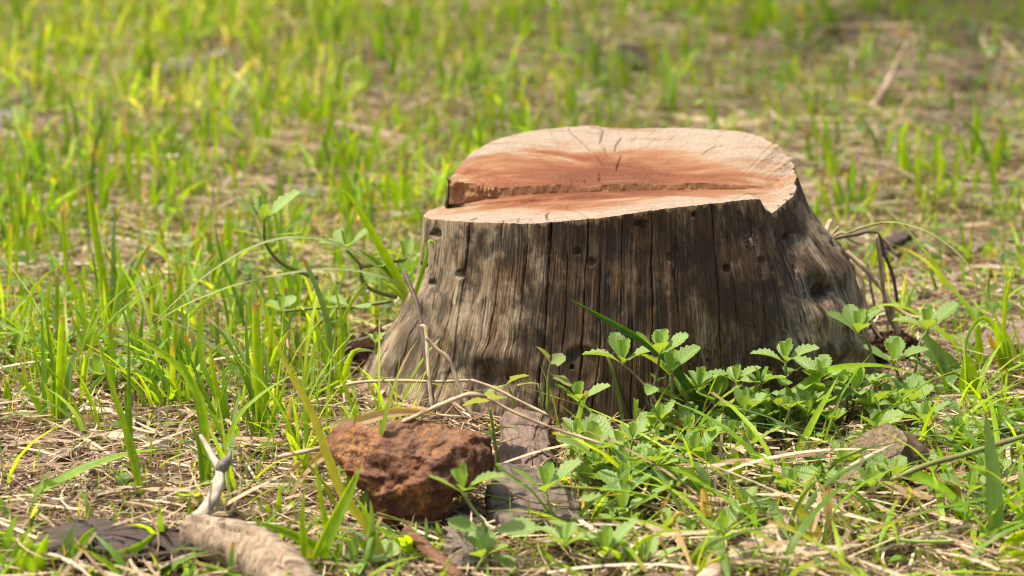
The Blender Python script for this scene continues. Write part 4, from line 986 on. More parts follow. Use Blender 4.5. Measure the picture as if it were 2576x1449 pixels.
tuft('small yellow tuft in front of the pale branch', [([(2084, 1400), (2051, 1332), (2010, 1285), (1977, 1253)], 6.5, 'yellow', .02, O), ([(2082, 1400), (2030, 1349), (1942, 1306)], 5, 'yellow', .0, O), ([(2086, 1400), (2096, 1340), (2102, 1300)], 5, 'yellow', .02, O), ([(2088, 1400), (2078, 1340), (2085, 1290)], 4, 'lime', .02, O), ([(2080, 1400), (2060, 1420), (2040, 1370)], 7, 'blue', -.02, O)])
tuft('crossing lime blades before the old log end', [([(2118, 1200), (2160, 1165), (2204, 1140), (2309, 1079)], 8.0, 'lime', .05, O), ([(2114, 1200), (2160, 1150), (2243, 1088)], 7.2, 'lime', .05, O), ([(2110, 1205), (2080, 1180), (2055, 1165), (2020, 1150)], 9, 'dark', .0, O), ([(2120, 1204), (2140, 1160), (2165, 1145), (2178, 1175), (2180, 1225)], 6, 'mid', -.02, O), ([(2050, 1260), (2062, 1200), (2055, 1160)], 9, 'dark', .0, K), ([(2000, 1230), (1985, 1190), (1970, 1150)], 7, 'mid', .0, O), ([(2030, 1240), (2012, 1200), (1998, 1170)], 6, 'dark', .0, O)])
tuft('long green blade hanging over the buried log', [([(2250, 1195), (2290, 1192), (2335, 1206), (2391, 1246), (2461, 1310), (2480, 1330)], 7.2, 'mid', -.05, dict(n=20)), ([(2248, 1195), (2290, 1240), (2260, 1290)], 4, 'yellow', -.03, O)])
tuft('short broad lime leaf at the lower right', [([(2446, 1340), (2428, 1310), (2396, 1262)], 13, 'lime', .0, dict(leafy=True, roll=.1))])
tuft('tall bluish blade standing at the right edge', [([(2506, 1392), (2504, 1290), (2496, 1166), (2478, 1031)], 11, 'blue', .02, dict(roll=.1)), ([(2508, 1392), (2540, 1330), (2580, 1290)], 7, 'mid', .0, O), ([(2504, 1392), (2480, 1350), (2465, 1310)], 7, 'blue', .0, O), ([(2512, 1420), (2550, 1360), (2600, 1330)], 9, 'lime', -.02, O), ([(2505, 1450), (2545, 1410), (2600, 1385)], 11, 'lime', -.02, O), ([(2430, 1455), (2420, 1420), (2400, 1380)], 8, 'mid', .0, O)])
tuft('broad blade crossing the right edge above the runner', [([(2620, 1240), (2570, 1198), (2530, 1160), (2508, 1138)], 11, 'mid', .0, dict(leafy=False)), ([(2570, 1280), (2560, 1240), (2590, 1190)], 10, 'mid', .0, dict(leafy=True))])
tuft('clump of lime blades with a yellow tip at the right', [([(2545, 978), (2530, 900), (2528, 772), (2561, 628)], 4.2, 'lime', .0, O), ([(2540, 978), (2515, 900), (2481, 835)], 6.5, 'yellow', .0, dict(tipcol='rust')), ([(2548, 978), (2535, 880), (2520, 850)], 7, 'lime', .02, O), ([(2550, 970), (2540, 880), (2516, 823), (2442, 674), (2364, 600), (2309, 573), (2235, 557), (2161, 573), (2100, 600)], 2.8, 'pale', .10, dict(n=30)), ([(2542, 975), (2520, 909), (2508, 831), (2477, 801), (2454, 815), (2434, 850), (2426, 917)], 5.5, 'lime', -.03, dict(n=22, tipcol='pale')), ([(2560, 975), (2570, 900), (2556, 840), (2530, 800)], 4, 'lime', .02, O)])
tuft('straight lime blade rising left above the right clump', [([(2475, 945), (2462, 860), (2460, 780)], 6.5, 'lime', .0, O), ([(2478, 945), (2450, 799), (2383, 710), (2305, 604), (2223, 518)], 4.8, 'lime', .10, dict(n=20)), ([(2470, 945), (2430, 889), (2383, 846), (2301, 784), (2247, 766), (2200, 772), (2157, 807), (2149, 835)], 5.2, 'lime', .05, dict(n=24)), ([(2480, 948), (2440, 870), (2400, 845), (2340, 830)], 5, 'mid', .04, O)])
tuft('broad pointed bluish leaf beside the green runner', [([(2406, 972), (2388, 930), (2344, 875), (2317, 823)], 17, 'blue', .02, dict(leafy=True, roll=.2, fold=.12))], category='leaf', name='broad_leaf')
tuft('broad pointed lime leaf standing right of the bluish one', [([(2444, 1012), (2440, 960), (2433, 895)], 18, 'lime', .0, dict(leafy=True, roll=.1, fold=.1))], category='leaf', name='broad_leaf')
tuft('pale broken leaf cut by the right picture edge', [([(2590, 1060), (2570, 1035), (2555, 1005)], 20, 'blue', .0, dict(leafy=True, roll=.1, fold=.1))], category='leaf', name='broad_leaf')

# dry curled straw blades in the foreground
tuft('curled dry straw blade lying over the rock top', [([(828, 1070), (900, 1060), (970, 1040), (1040, 1035), (1110, 1045)], 7, 'dry', .02, dict(y0=-.40)), ([(950, 1170), (980, 1140), (1000, 1090), (1010, 1060)], 6.5, 'dry', .03, dict(y0=-.455))], category='straw', name='straw_tuft')
tuft('arching tan straw blades right of the bottom weeds', [([(1670, 1260), (1690, 1220), (1720, 1200), (1760, 1195), (1830, 1160), (1900, 1155)], 5.5, 'dry', .03, O), ([(1690, 1280), (1700, 1330), (1730, 1400), (1742, 1440)], 5, 'dry', -.04, O), ([(1620, 1340), (1660, 1290), (1690, 1230)], 4.5, 'dry', .0, O), ([(1640, 1380), (1680, 1320), (1712, 1290), (1730, 1300)], 4.5, 'dry', .0, O), ([(1780, 1350), (1775, 1290), (1770, 1230)], 9, 'dry', .0, K)], category='straw', name='straw_tuft')
tuft('dry bent stalk pair above the yellow tuft', [([(2092, 1395), (2092, 1330), (2080, 1250), (2060, 1215), (2048, 1205)], 4.2, 'dry', .02, O), ([(2088, 1395), (2086, 1330), (2086, 1270), (2088, 1225)], 5, 'dry', .02, K), ([(2060, 1310), (2120, 1297), (2180, 1310), (2200, 1335)], 6, 'yellow', -.02, dict(tipcol='dry'))], category='straw', name='straw_tuft')
tuft('pale twisted dry blade draped over the buried log', [([(2470, 1310), (2430, 1260), (2400, 1215), (2385, 1205)], 6, 'dry', .02, O), ([(2200, 1118), (2260, 1105), (2320, 1125), (2380, 1160)], 3.5, 'dry', .0, O), ([(2200, 1210), (2300, 1195), (2400, 1205), (2500, 1220)], 5, 'dry', .0, O)], category='straw', name='straw_tuft')
tuft('fan of bleached straw bending left of the rock', [([(760, 1200), (800, 1150), (860, 1120), (930, 1098)], 5, 'dry', .03, O), ([(720, 1290), (740, 1230), (790, 1170), (850, 1140)], 4.4, 'dry', .03, O), ([(700, 1240), (740, 1180), (790, 1140)], 4, 'dry', .02, O), ([(735, 1120), (726, 1080), (728, 1030), (736, 990)], 5, 'dry', .0, O)], category='straw', name='straw_tuft')

# ------------------------------------------------------------------ leafy weeds
def leaf_mesh(name, n=11, teeth=4, width=0.62, tip=0.72, droop=0.25, fold=0.30, seed=0, petiole=0.15):
    """one leaf of unit length along +Y: blunt, toothed towards the end, folded on its midrib"""
    rs = np.random.default_rng(seed)
    s = np.linspace(0, 1, n)
    prof = np.interp(s, [0, petiole, .35, tip * .8, tip, .92, 1], [.05, .10, .55, .96, 1, .62, .10]) * width / 2
    zig = np.zeros(n)
    if teeth:
        k = np.where(s > 0.4)[0]
        zig[k] = np.where(k % 2 == 0, 0.026, -0.020)
        zig[-1] = 0
    y = s.copy()
    z = -droop * s ** 2 + 0.10 * s
    Lx = -(prof + zig * (s > .3)) ; Rx = (prof + zig * (s > .3)) * (1 + rs.uniform(-.06, .06))
    half = 0.55
    V = []
    for i in range(n):
        zz = z[i]
        w1 = rs.uniform(-.012, .012)
        V += [(Lx[i], y[i] + zig[i] * .6, zz + fold * abs(Lx[i]) + w1), (Lx[i] * half, y[i], zz + fold * .75 * half * abs(Lx[i]) + .012), (0, y[i], zz - 0.008),
              (Rx[i] * half, y[i], zz + fold * .75 * half * abs(Rx[i]) + .012), (Rx[i], y[i] + zig[i] * .6, zz + fold * abs(Rx[i]) - w1)]
    uv = np.array([(u, v) for v in s for u in (-1, -.5, 0, .5, 1)])
    return mesh_np(name, np.array(V), grid_faces(n, 5), uvs=uv)
LEAF = [leaf_mesh('leaf', n=18, width=.56, droop=.18, seed=1), leaf_mesh('leaf', n=18, width=.50, droop=.35, fold=.42, seed=2), leaf_mesh('leaf', n=18, width=.62, droop=.10, fold=.2, seed=3), leaf_mesh('leaf', n=18, width=.44, droop=.45, fold=.5, seed=4)]
YOUNG = [leaf_mesh('young_leaf', n=10, width=.5, droop=-.10, fold=.55, seed=5), leaf_mesh('young_leaf', n=10, width=.42, droop=-.2, fold=.7, seed=6)]
LANCE = [leaf_mesh('leaf', n=14, width=.34, droop=.10, fold=.25, seed=7, tip=.6), leaf_mesh('leaf', n=14, width=.40, droop=.2, fold=.3, seed=8, tip=.6)]
ROUND = [leaf_mesh('leaf', n=12, teeth=0, width=1.0, droop=.10, fold=.12, seed=9, tip=.4, petiole=.04), leaf_mesh('leaf', n=12, teeth=0, width=.85, droop=.25, fold=.2, seed=10, tip=.4, petiole=.04)]
for l in LEAF + LANCE: l.materials.append(M['weed'])
for l in YOUNG: l.materials.append(M['weed_young'])
for l in ROUND: l.materials.append(M['vine'])
def add_leaf(root, base, direction, size_mm, me, roll=0.0, name='leaf'):
    d = Vector(direction).normalized()
    z = Vector((0, 0, 1)) - d * d.z
    if z.length < 0.15: z = Vector((0, -1, 0.2)); z = z - d * z.dot(d)
    z.normalize()
    z = Matrix.Rotation(roll, 3, d) @ z
    x = d.cross(z)
    m = Matrix((x, d, z)).transposed().to_4x4()
    o = obj(name, me, None, root)
    s = size_mm * 0.001
    o.matrix_local = Matrix.Translation(Vector(base) - Vector(root.location)) @ m @ Matrix.Diagonal((s, s, s, 1))
    return o
def whorl(root, p, axis, size, az=None, young=True, elev=0.55, pool=None):
    """two crossed pairs of leaves at a stem tip"""
    az = random.uniform(-.5, .5) if az is None else az
    for k, (da, el, sz) in enumerate(((0, elev, 1), (math.pi, elev, .95), (math.pi / 2, elev + .15, .8), (-math.pi / 2, elev - .05, .85))):
        a = az + da + random.uniform(-.25, .25); e = el + random.uniform(-.2, .2)
        d = Vector((math.cos(a) * math.cos(e), math.sin(a) * math.cos(e), math.sin(e))) + Vector(axis) * 0.25
        add_leaf(root, p, d, size * sz * random.uniform(.85, 1.1), random.choice(pool or LEAF), random.uniform(-.35, .35))
    if young:
        for da in (0.8, 0.8 + math.pi):
            a = az + da; e = 1.05 + random.uniform(-.15, .15)
            add_leaf(root, Vector(p) + Vector((0, 0, .001)), (math.cos(a) * math.cos(e), math.sin(a) * math.cos(e), math.sin(e)), size * .62, random.choice(YOUNG), 0, 'young_leaf')
def pair(root, p, size, az, el=0.25, pool=None):
    for da in (0, math.pi):
        a = az + da + random.uniform(-.2, .2); e = el + random.uniform(-.25, .2)
        add_leaf(root, p, (math.cos(a) * math.cos(e), math.sin(a) * math.cos(e), math.sin(e)), size * random.uniform(.8, 1.1), random.choice(pool or LEAF), random.uniform(-.4, .4))
def weed(label, stems, size=24, nodes=(0.55,), stem='weed_stem', r=1.2, name='leafy_weed', group=None, az=None, pool=None):
    """stems: (points foot to tip, lean, y0)"""
    first = None; root = None; size = size * 1.3; r = r * 1.15
    for px, lean, y0 in stems:
        pts = path(px, lean, 0.0, y0)
        if root is None:
            root = thing(name, label, 'weed', (pts[0][0], pts[0][1], float(gz(pts[0][0], pts[0][1]))), group)
        n = max(8, 5 * len(px))
        pc = catmull(pts, n)
        tube_obj('stem', pc, [r * .0011, r * .001, r * .0008], M[stem], root, 7, rough=0.0001)
        ax = pc[-1] - pc[-3]; ax = ax / np.linalg.norm(ax)
        a0 = random.uniform(-.6, .6) if az is None else az
        whorl(root, pc[-1], ax, size, a0, pool=pool)
        for j, f in enumerate(nodes):
            pair(root, pc[int(f * (n - 1))], size * random.uniform(.75, 1.0), a0 + (j + 1) * math.pi / 2 + random.uniform(-.7, .7), pool=pool)
    return root
weed('forked weed with two purple arms before the stump centre', [([(1695, 1106), (1668, 1050), (1639, 992), (1608, 955), (1566, 916)], .02, None), ([(1639, 992), (1652, 945), (1660, 893)], .0, -.235)], 30, (0.25,), 'purple_stem', 1.3, az=.1)
weed('straight stemmed weed right of the forked weed', [([(1690, 1060), (1690, 1000), (1686, 945)], .0, None)], 30, (), 'green_stem', 1.3, az=.2)
weed('small weed with cupped leaves left of the forked weed', [([(1487, 1082), (1472, 1055), (1454, 1016)], .0, None)], 26, (0.35,), 'green_stem', 1.3, az=.0)
weed('bushy weed with a branching dark stem right of centre', [([(1776, 1080), (1770, 1030), (1759, 982)], .01, None), ([(1774, 1072), (1755, 1045), (1725, 1012)], .01, None), ([(1780, 1075), (1792, 1045), (1796, 1020)], .0, None)], 27, (0.6,), 'weed_stem', 1.3)
weed('dark small weed close to the stump under the arching blade', [([(1850, 1012), (1852, 985), (1853, 965)], .0, None), ([(1905, 1020), (1912, 990), (1915, 968)], .0, None)], 22, (0.5,))
weed('tall single stemmed weed with tiered leaves before right flare', [([(1988, 1080), (1984, 1020), (1978, 970), (1976, 915)], .0, None)], 29, (0.15, 0.42, 0.82), 'weed_stem', 1.4)
weed('tiny dark seedling at the stump foot', [([(1602, 1122), (1600, 1115), (1600, 1106)], .0, None)], 17, ())
weed('large bright weed head pointing left below the stump', [([(1672, 1255), (1630, 1215), (1596, 1190), (1540, 1168), (1492, 1150)], .0, None)], 38, (0.35, 0.6), 'green_stem', 1.9, az=.9)
weed('weed with curved stem before the grey bark slab', [([(1545, 1366), (1478, 1359), (1432, 1325), (1392, 1295), (1372, 1240)], .0, None)], 32, (0.22, 0.55, 0.72), 'green_stem', 1.5, az=.0)
weed('small weed head at the bottom edge left of centre', [([(1475, 1448), (1450, 1415), (1421, 1376)], .0, None)], 25, (), 'purple_stem', 1.2)
weed('low pale weed rosette right of the curved stem', [([(1574, 1340), (1570, 1320), (1567, 1298)], .0, None)], 33, (0.2,), 'green_stem', 1.4)
weed('small lime weed under the hanging dry straw', [([(1743, 1382), (1738, 1370), (1735, 1355)], .0, None)], 25, (0.1,), 'green_stem', 1.2)
weed('tall weed rising in front of the rusty rock', [([(1236, 1448), (1228, 1380), (1220, 1325), (1182, 1270), (1165, 1240)], .01, None)], 30, (0.25, 0.52), 'weed_stem', 1.5, az=.1)
weed('weed with an arching leaf against the right flare', [([(2212, 900), (2188, 872), (2158, 840)], .0, None)], 30, (), 'weed_stem', 1.5, az=.1)
weed('weed with flat leaves above the pointed bluish leaf', [([(2300, 900), (2312, 870), (2332, 832)], .02, None)], 30, (), 'weed_stem', 1.3, az=.0)
weed('broad leaved weed between the right flare and the runner', [([(2278, 976), (2262, 948), (2249, 918)], .0, None)], 33, (0.45,), 'weed_stem', 1.4)
weed('round leaved weed beneath the long arching blade', [([(2062, 1010), (2062, 985), (2062, 962)], .0, None)], 28, (0.3,), 'green_stem', 1.2)
weed('shiny whitish weed before the dark stump foot at right', [([(2130, 1075), (2142, 1035), (2153, 992)], .0, None)], 32, (0.75,), 'purple_stem', 1.4, az=.15)
weed('glossy pale weed just left of the shiny whitish one', [([(2078, 1085), (2076, 1055), (2072, 1030)], .0, None)], 29, (0.5,), 'green_stem', 1.3, az=.3)
weed('single sprig with one round pale leaf above the log end', [([(2202, 1082), (2195, 1058), (2187, 1034)], .0, None)], 26, (), 'green_stem', 1.2)
weed('flat topped weed leaning over the old log', [([(2380, 1150), (2355, 1105), (2325, 1066)], .0, None)], 26, (0.6,), 'weed_stem', 1.4)
weed('wide leaved pale weed lying over the thick runner', [([(2430, 1150), (2420, 1135), (2412, 1120)], .0, None)], 36, (0.2,), 'weed_stem', 1.3)
weed('crinkled low weed near the right picture edge', [([(2516, 1105), (2514, 1090), (2512, 1075)], .0, None), ([(2560, 1100), (2562, 1085), (2566, 1075)], .0, None)], 24, (0.4,))
weed('low weed hidden under grass at the bottom right', [([(2470, 1320), (2476, 1305), (2480, 1290)], .0, None)], 30, ())
weed('small weed at the foot of the old log end', [([(2120, 1260), (2118, 1245), (2115, 1230)], .0, None)], 24, (), pool=LEAF)
weed('low weed with spotted leaves left of the red tipped blade', [([(1740, 1160), (1735, 1130), (1730, 1100)], .0, None), ([(1690, 1165), (1680, 1150), (1672, 1138)], .0, None)], 26, (0.4,), 'green_stem', 1.2)
weed('trailing weed with narrow leaves below the stump middle', [([(1660, 1180), (1620, 1165), (1580, 1150), (1560, 1135)], .0, None), ([(1640, 1215), (1600, 1225), (1570, 1222)], .0, None)], 27, (0.3, 0.7), pool=LANCE + LEAF)
weed('low weed mat at the bottom right of the curved stem weed', [([(1640, 1270), (1630, 1255), (1620, 1240)], .0, None), ([(1560, 1300), (1550, 1290), (1545, 1280)], .0, None), ([(1590, 1262), (1580, 1255), (1572, 1248)], .0, None)], 26, (0.3,))
weed('weed shoots crowded under the long arching blade', [([(1930, 1075), (1925, 1050), (1922, 1030)], .0, None), ([(1955, 1100), (1950, 1080), (1948, 1062)], .0, None), ([(2020, 1070), (2018, 1050), (2016, 1030)], .0, None)], 25, (0.4,))
weed('creeping weed with a fork of stems left of the stump', [([(1000, 748), (960, 738), (927, 724), (910, 700), (908, 672), (892, 650), (872, 628)], .0, .03), ([(908, 672), (960, 664), (1021, 654)], -.01, .03)], 26, (0.45,), 'weed_stem', 1.7, az=.05)
weed('tall creeping weed with narrow leaves and a round bud', [([(800, 700), (766, 689), (714, 666), (680, 633), (665, 599), (664, 562)], .0, .06)], 36, (0.62, 0.86), 'weed_stem', 1.7, az=.15, pool=LANCE)
r_ = weed('low trailing weed stem across straw toward the soil clod', [([(984, 758), (884, 772), (808, 774), (708, 784)], .0, .0)], 20, (0.4, 0.75), 'weed_stem', 1.6)
weed('tiny seedling growing on the dark soil clod', [([(946, 892), (945, 878), (945, 866)], .0, -.09)], 14, (), 'green_stem', 1.0)
weed('broad leaved weed in the straw below the fan tuft', [([(305, 985), (310, 975), (312, 962)], .0, None), ([(255, 990), (250, 975), (245, 965)], .0, None)], 36, (), 'green_stem', 1.4, pool=LANCE + LEAF)
weed('round bluish leaf weed at the left edge', [([(20, 880), (22, 870), (26, 858)], .0, None)], 34, (), 'green_stem', 1.4, pool=LANCE)
weed('pale weed leaf at the bottom edge under the long blade', [([(900, 1452), (895, 1440), (890, 1425)], .0, None)], 30, (), 'green_stem', 1.3)
weed('small lime weed at the bottom edge below the tall weed', [([(1190, 1460), (1195, 1440), (1215, 1405)], .0, None)], 24, (), 'green_stem', 1.3)
weed('low weed with soft leaves at the bottom right of centre', [([(1500, 1455), (1510, 1430), (1520, 1400)], .0, None), ([(1580, 1455), (1600, 1440), (1620, 1425)], .0, None)], 30, (), 'green_stem', 1.2, pool=LANCE)

# mat of low weeds between rock and old log
WG = 'low weeds in the mat right of the rock'
MARKS = [(1695, 1106, 'forked weed'), (1690, 1060, 'straight stemmed weed'), (1780, 1100, 'red tipped blade'), (1807, 1275, 'broad arching grass shoot'), (1856, 1240, 'upright lime shoot'), (2190, 1150, 'old log end'), (2118, 1200, 'crossing lime blades'), (1988, 1080, 'tall tiered weed'),
         (1990, 1165, 'slanting lime blade'), (2000, 1310, 'pale branch'), (1500, 1150, 'large bright weed head'), (1567, 1298, 'low pale rosette'), (1478, 1359, 'curved stem weed'), (1340, 1255, 'grey bark slab'), (2130, 1075, 'shiny whitish weed'), (2084, 1400, 'small yellow tuft'), (1886, 1125, 'stiff pale blades')]
used = set()
MARKS += [(2505, 1390, 'tall bluish edge blade'), (2430, 1150, 'thick green runner'), (2446, 1340, 'short broad lime leaf'), (2300, 1360, 'pale lying runner'), (1740, 1378, 'hanging dry straw'), (1640, 1440, 'dark bottom twig')]
for k in range(62):
    px = random.uniform(1440, 2300); py = 1105 + random.uniform(0, 1) * (150 if px < 1640 else 95) + (20 if px < 1900 else -55)
    if k >= 40:
        px, py = random.uniform(1560, 2540), random.uniform(1210, 1420)
    g = on_ground(px, py)
    if inside_stump(g[0], g[1], .02): continue
    h = random.uniform(40, 105) if k < 40 else random.uniform(30, 60)
    kind = random.choice([('toothed', LEAF), ('broad', LEAF[2:3] + LEAF[:1]), ('narrow leaved', LANCE)])
    stm = random.choice([('brown', 'weed_stem'), ('green', 'green_stem'), ('purple', 'purple_stem')])
    for mk in sorted(MARKS, key=lambda q: math.hypot(q[0] - px, 1.6 * (q[1] - py))):
        dx, dy = px - mk[0], 1.6 * (py - mk[1])
        side = ('left of' if dx < 0 else 'right of') if abs(dx) > abs(dy) else ('behind' if dy < 0 else 'in front of')
        lab = f'small {kind[0]} weed on a {stm[1].split("_")[0] if stm[0] != "brown" else "brown"} stem {side} the {mk[2]}'
        if lab not in used: break
    used.add(lab)
    weed(lab, [([(px, py), (px + random.uniform(-15, 15), py - h * .5), (px + random.uniform(-22, 22), py - h)], 0.0, None)], random.uniform(14, 28), (random.uniform(.25, .45), random.uniform(.55, .75)), stm[1], 1.0, group=WG, az=random.uniform(-1.5, 1.5), pool=kind[1])
# vine with chewed yellow green leaves in front of the stump
pts = path([(1254, 1200), (1250, 1150), (1243, 1100), (1238, 1060), (1232, 1030)], .0)
vine = thing('vine', 'yellow green vine with large chewed leaves behind the rock', 'vine', (pts[0][0], pts[0][1], 0))
tube_obj('stem', catmull(pts, 16), [.0019, .0017, .0012], M['green_stem'], vine, 8)
add_leaf(vine, at_y(1275, 1000, pts[-1][1]), (-1, -.25, -.12), 42, ROUND[0], .5)
add_leaf(vine, at_y(1262, 1076, pts[-1][1]), (-.8, -.3, -.35), 26, ROUND[1], .3)
add_leaf(vine, at_y(1240, 1082, pts[-1][1]), (.9, -.2, .25), 24, ROUND[1], -.3)
p2 = path([(1379, 1046), (1378, 1000), (1379, 943), (1384, 915)], .0)
vine2 = thing('vine', 'eaten yellow vine shoot with ragged leaves against the stump', 'vine', (p2[0][0], p2[0][1], 0))
tube_obj('stem', catmull(p2, 16), [.0017, .0015, .0010], M['green_stem'], vine2, 8)
p3 = path([(1372, 1046), (1360, 1000), (1352, 965)], .0)
tube_obj('stem', catmull(p3, 12), [.0013, .0012, .0009], M['green_stem'], vine2, 8)
add_leaf(vine2, p2[-1], (-.5, 0, .85), 22, ROUND[1], .4); add_leaf(vine2, at_y(1384, 940, p2[-1][1]), (.5, -.3, -.25), 24, ROUND[0], -.2)
add_leaf(vine2, p2[-1], (.85, 0, .5), 16, ROUND[1], .9); add_leaf(vine2, p3[-1], (-.9, -.2, .1), 20, ROUND[1], .2)
p4 = path([(1300, 1040), (1290, 1000), (1272, 968)], .0)
tube_obj('stem', catmull(p4, 10), [.0013, .0012, .0009], M['green_stem'], vine2, 8)
add_leaf(vine2, p4[-1], (-.75, -.2, -.3), 26, ROUND[1], .2); add_leaf(vine2, p4[-1], (.85, 0, .5), 24, ROUND[1], -.5)
# bud of the tall creeping weed
# ================================================================== STUFF: straw litter, grass field, ground cover
def ribbons(base, dirs, length, width, rise, curl, bend, colours, n=5, tipped=True, roll=None):
    """many curved ribbons in one go"""
    m = len(base)
    s = np.linspace(0, 1, n)
    side = np.stack([-dirs[:, 1], dirs[:, 0], np.zeros(m)], -1)
    d3 = np.concatenate([dirs, np.zeros((m, 1))], 1)
    along = length[:, None] * s[None] 
    p = base[:, None] + d3[:, None] * along[..., None] + side[:, None] * (curl * length)[:, None, None] * (s ** 2)[None, :, None]
    zz = (rise * length)[:, None] * s[None] - (bend * length)[:, None] * (s ** 2)[None]
    p[..., 2] += zz
    if roll is None: roll = rng.uniform(-1, 1, m)
    wdir = side * np.cos(roll)[:, None] + np.array((0, 0, 1.0)) * np.sin(roll)[:, None]
    prof = np.interp(s, [0, .2, .7, 1], [.7, 1, .8, .05 if tipped else .6])
    hw = 0.5 * width[:, None] * prof[None]
    V = np.stack([p - wdir[:, None] * hw[..., None], p + wdir[:, None] * hw[..., None]], 2)
    F = grid_faces(n, 2)
    Fa = (np.arange(m) * n * 2)[:, None, None] + F[None]
    c = np.repeat(colours, n * 2, 0)
    return V.reshape(-1, 3), Fa.reshape(-1, 4), c

def scatter(n, x0, x1, y0, y1, density=None, grow=0.0):
    x, y = rng.uniform(x0, x1, n), rng.uniform(y0, y1, n)
    keep = ~inside_stump(x, y, grow)
    keep &= ~(((x - rock_c[0]) / 0.055) ** 2 + ((y - rock_c[1]) / 0.045) ** 2 < 1)
    for zx, zy, zrx, zry in ZONES:
        keep &= ~((((x - zx) / zrx) ** 2 + ((y - zy) / zry) ** 2 < 1) & (rng.uniform(0, 1, n) < .80))
    if density is not None:
        keep &= rng.uniform(0, 1, n) < density(x, y)
    return x[keep], y[keep]
def upright(x, y, h, w, lean, az, colours, n=6, wpow=0.6):
    """standing blades"""
    m = len(x)
    s = np.linspace(0, 1, n)
    d = np.stack([np.cos(az), np.sin(az)], -1)
    z0 = gz(x, y) - 0.002
    hor = (lean * h)[:, None] * (s ** 1.8)[None]
    ver = h[:, None] * (s[None] - 0.35 * np.clip(lean, 0, 1.6)[:, None] * (s ** 2.2)[None])
    p = np.stack([x[:, None] + d[:, :1] * hor, y[:, None] + d[:, 1:] * hor, z0[:, None] + ver], -1)
    ra = rng.uniform(0, 2 * math.pi, m)
    wd = np.stack([np.cos(ra), np.sin(ra), np.zeros(m)], -1)
    cut = (rng.uniform(0, 1, m) < 0.25) & (h > .035)
    pr1 = np.interp(s, [0, .15, .5, .8, 1], [.6, .9, 1, .6, .04]); pr2 = np.interp(s, [0, .2, .6, 1], [.6, .9, 1, .8])
    hw = 0.5 * w[:, None] * np.where(cut[:, None], pr2[None], pr1[None])
    nn_ = np.stack([-wd[:, 1], wd[:, 0], np.zeros(m)], -1)
    V = np.stack([p - wd[:, None] * hw[..., None], p + nn_[:, None] * (hw * .35)[..., None], p + wd[:, None] * hw[..., None]], 2)
    F = grid_faces(n, 3)
    Fa = (np.arange(m) * n * 3)[:, None, None] + F[None]
    c = np.repeat(colours[:, None], n, 1)
    foot = np.clip(1 - s / .22, 0, 1)[None, :, None]
    c = c * (1 - .55 * foot) + np.array((.42, .38, .16)) * .55 * foot
    tip = np.where(cut[:, None, None], np.clip((s - .9) / .1, 0, 1)[None, :, None], 0)
    c = c * (1 - tip) + np.array((.38, .24, .09)) * tip
    uv = np.tile(np.stack(np.broadcast_arrays(np.array((-1, 0, 1.0))[None], s[:, None] * 3), -1).reshape(-1, 2), (m, 1))
    return V.reshape(-1, 3), Fa.reshape(-1, 4), np.repeat(c, 3, 1).reshape(-1, 3), uv

def pick(pal, n, jitter=0.18):
    pal = np.array(pal, float)
    c = pal[rng.integers(0, len(pal), n)]
    return c * (1 + rng.uniform(-jitter, jitter, (n, 1)))

STRAW = [(.50, .38, .23), (.58, .46, .30), (.40, .29, .17), (.30, .20, .12), (.22, .14, .085), (.47, .34, .22), (.62, .52, .37), (.16, .10, .065)]
# near straw
parts_v, parts_f, parts_c, off = [], [], [], 0
def add(V, F, c):
    global off
    parts_v.append(V); parts_f.append(F + off); parts_c.append(c); off += len(V)
def straw(n, x0, x1, y0, y1, lmin, lmax, wmin, wmax, hmax, density=None, risemax=.25, seg=6, pal=None):
    x, y = scatter(n, x0, x1, y0, y1, density, -0.01)
    m = len(x)
    a = rng.uniform(0, 2 * math.pi, m)
    L_ = rng.uniform(lmin, lmax, m) ** 1.0
    h = hmax * rng.uniform(0, 1, m) ** 1.6
    base = np.stack([x, y, gz(x, y) + 0.001 + h], -1)
    rise = np.where(rng.uniform(0, 1, m) < .2, rng.uniform(-.05, risemax, m), rng.uniform(-.10, .10, m))
    add(*ribbons(base, np.stack([np.cos(a), np.sin(a)], -1), L_, rng.uniform(wmin, wmax, m), rise, rng.normal(0, .28, m), rng.uniform(-.06, .22, m), pick(pal or STRAW, m), seg))
straw(26000, -.75, .80, -.72, .45, .018, .075, .0008, .0030, .016)
straw(5000, -.75, .80, -.72, .30, .05, .13, .0012, .0034, .022)
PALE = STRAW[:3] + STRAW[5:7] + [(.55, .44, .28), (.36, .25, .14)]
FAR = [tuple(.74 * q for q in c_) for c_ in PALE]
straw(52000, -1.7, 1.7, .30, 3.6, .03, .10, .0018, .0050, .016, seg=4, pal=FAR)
straw(520, .02, .62, -.70, -.24, .06, .15, .0025, .0055, .03, None, .55, 7, PALE)
straw(260, -.60, .0, -.70, -.20, .06, .14, .002, .0045, .02, None, .35, 7, PALE)
straw(6000, -3.0, 3.0, -.9, 7.0, .05, .14, .003, .008, .02)
aa_ = rng.uniform(0, 2 * math.pi, 2600)
ra_ = np.interp((aa_ + math.pi) % (2 * math.pi) - math.pi, ang_k, rad_k) + np.abs(rng.normal(0, .022, 2600)) - .012
bx_, by_ = cxy[0] + ra_ * np.cos(aa_), cxy[1] + ra_ * np.sin(aa_)
ta_ = aa_ + math.pi / 2 * rng.choice((-1, 1), 2600) + rng.normal(0, .5, 2600)
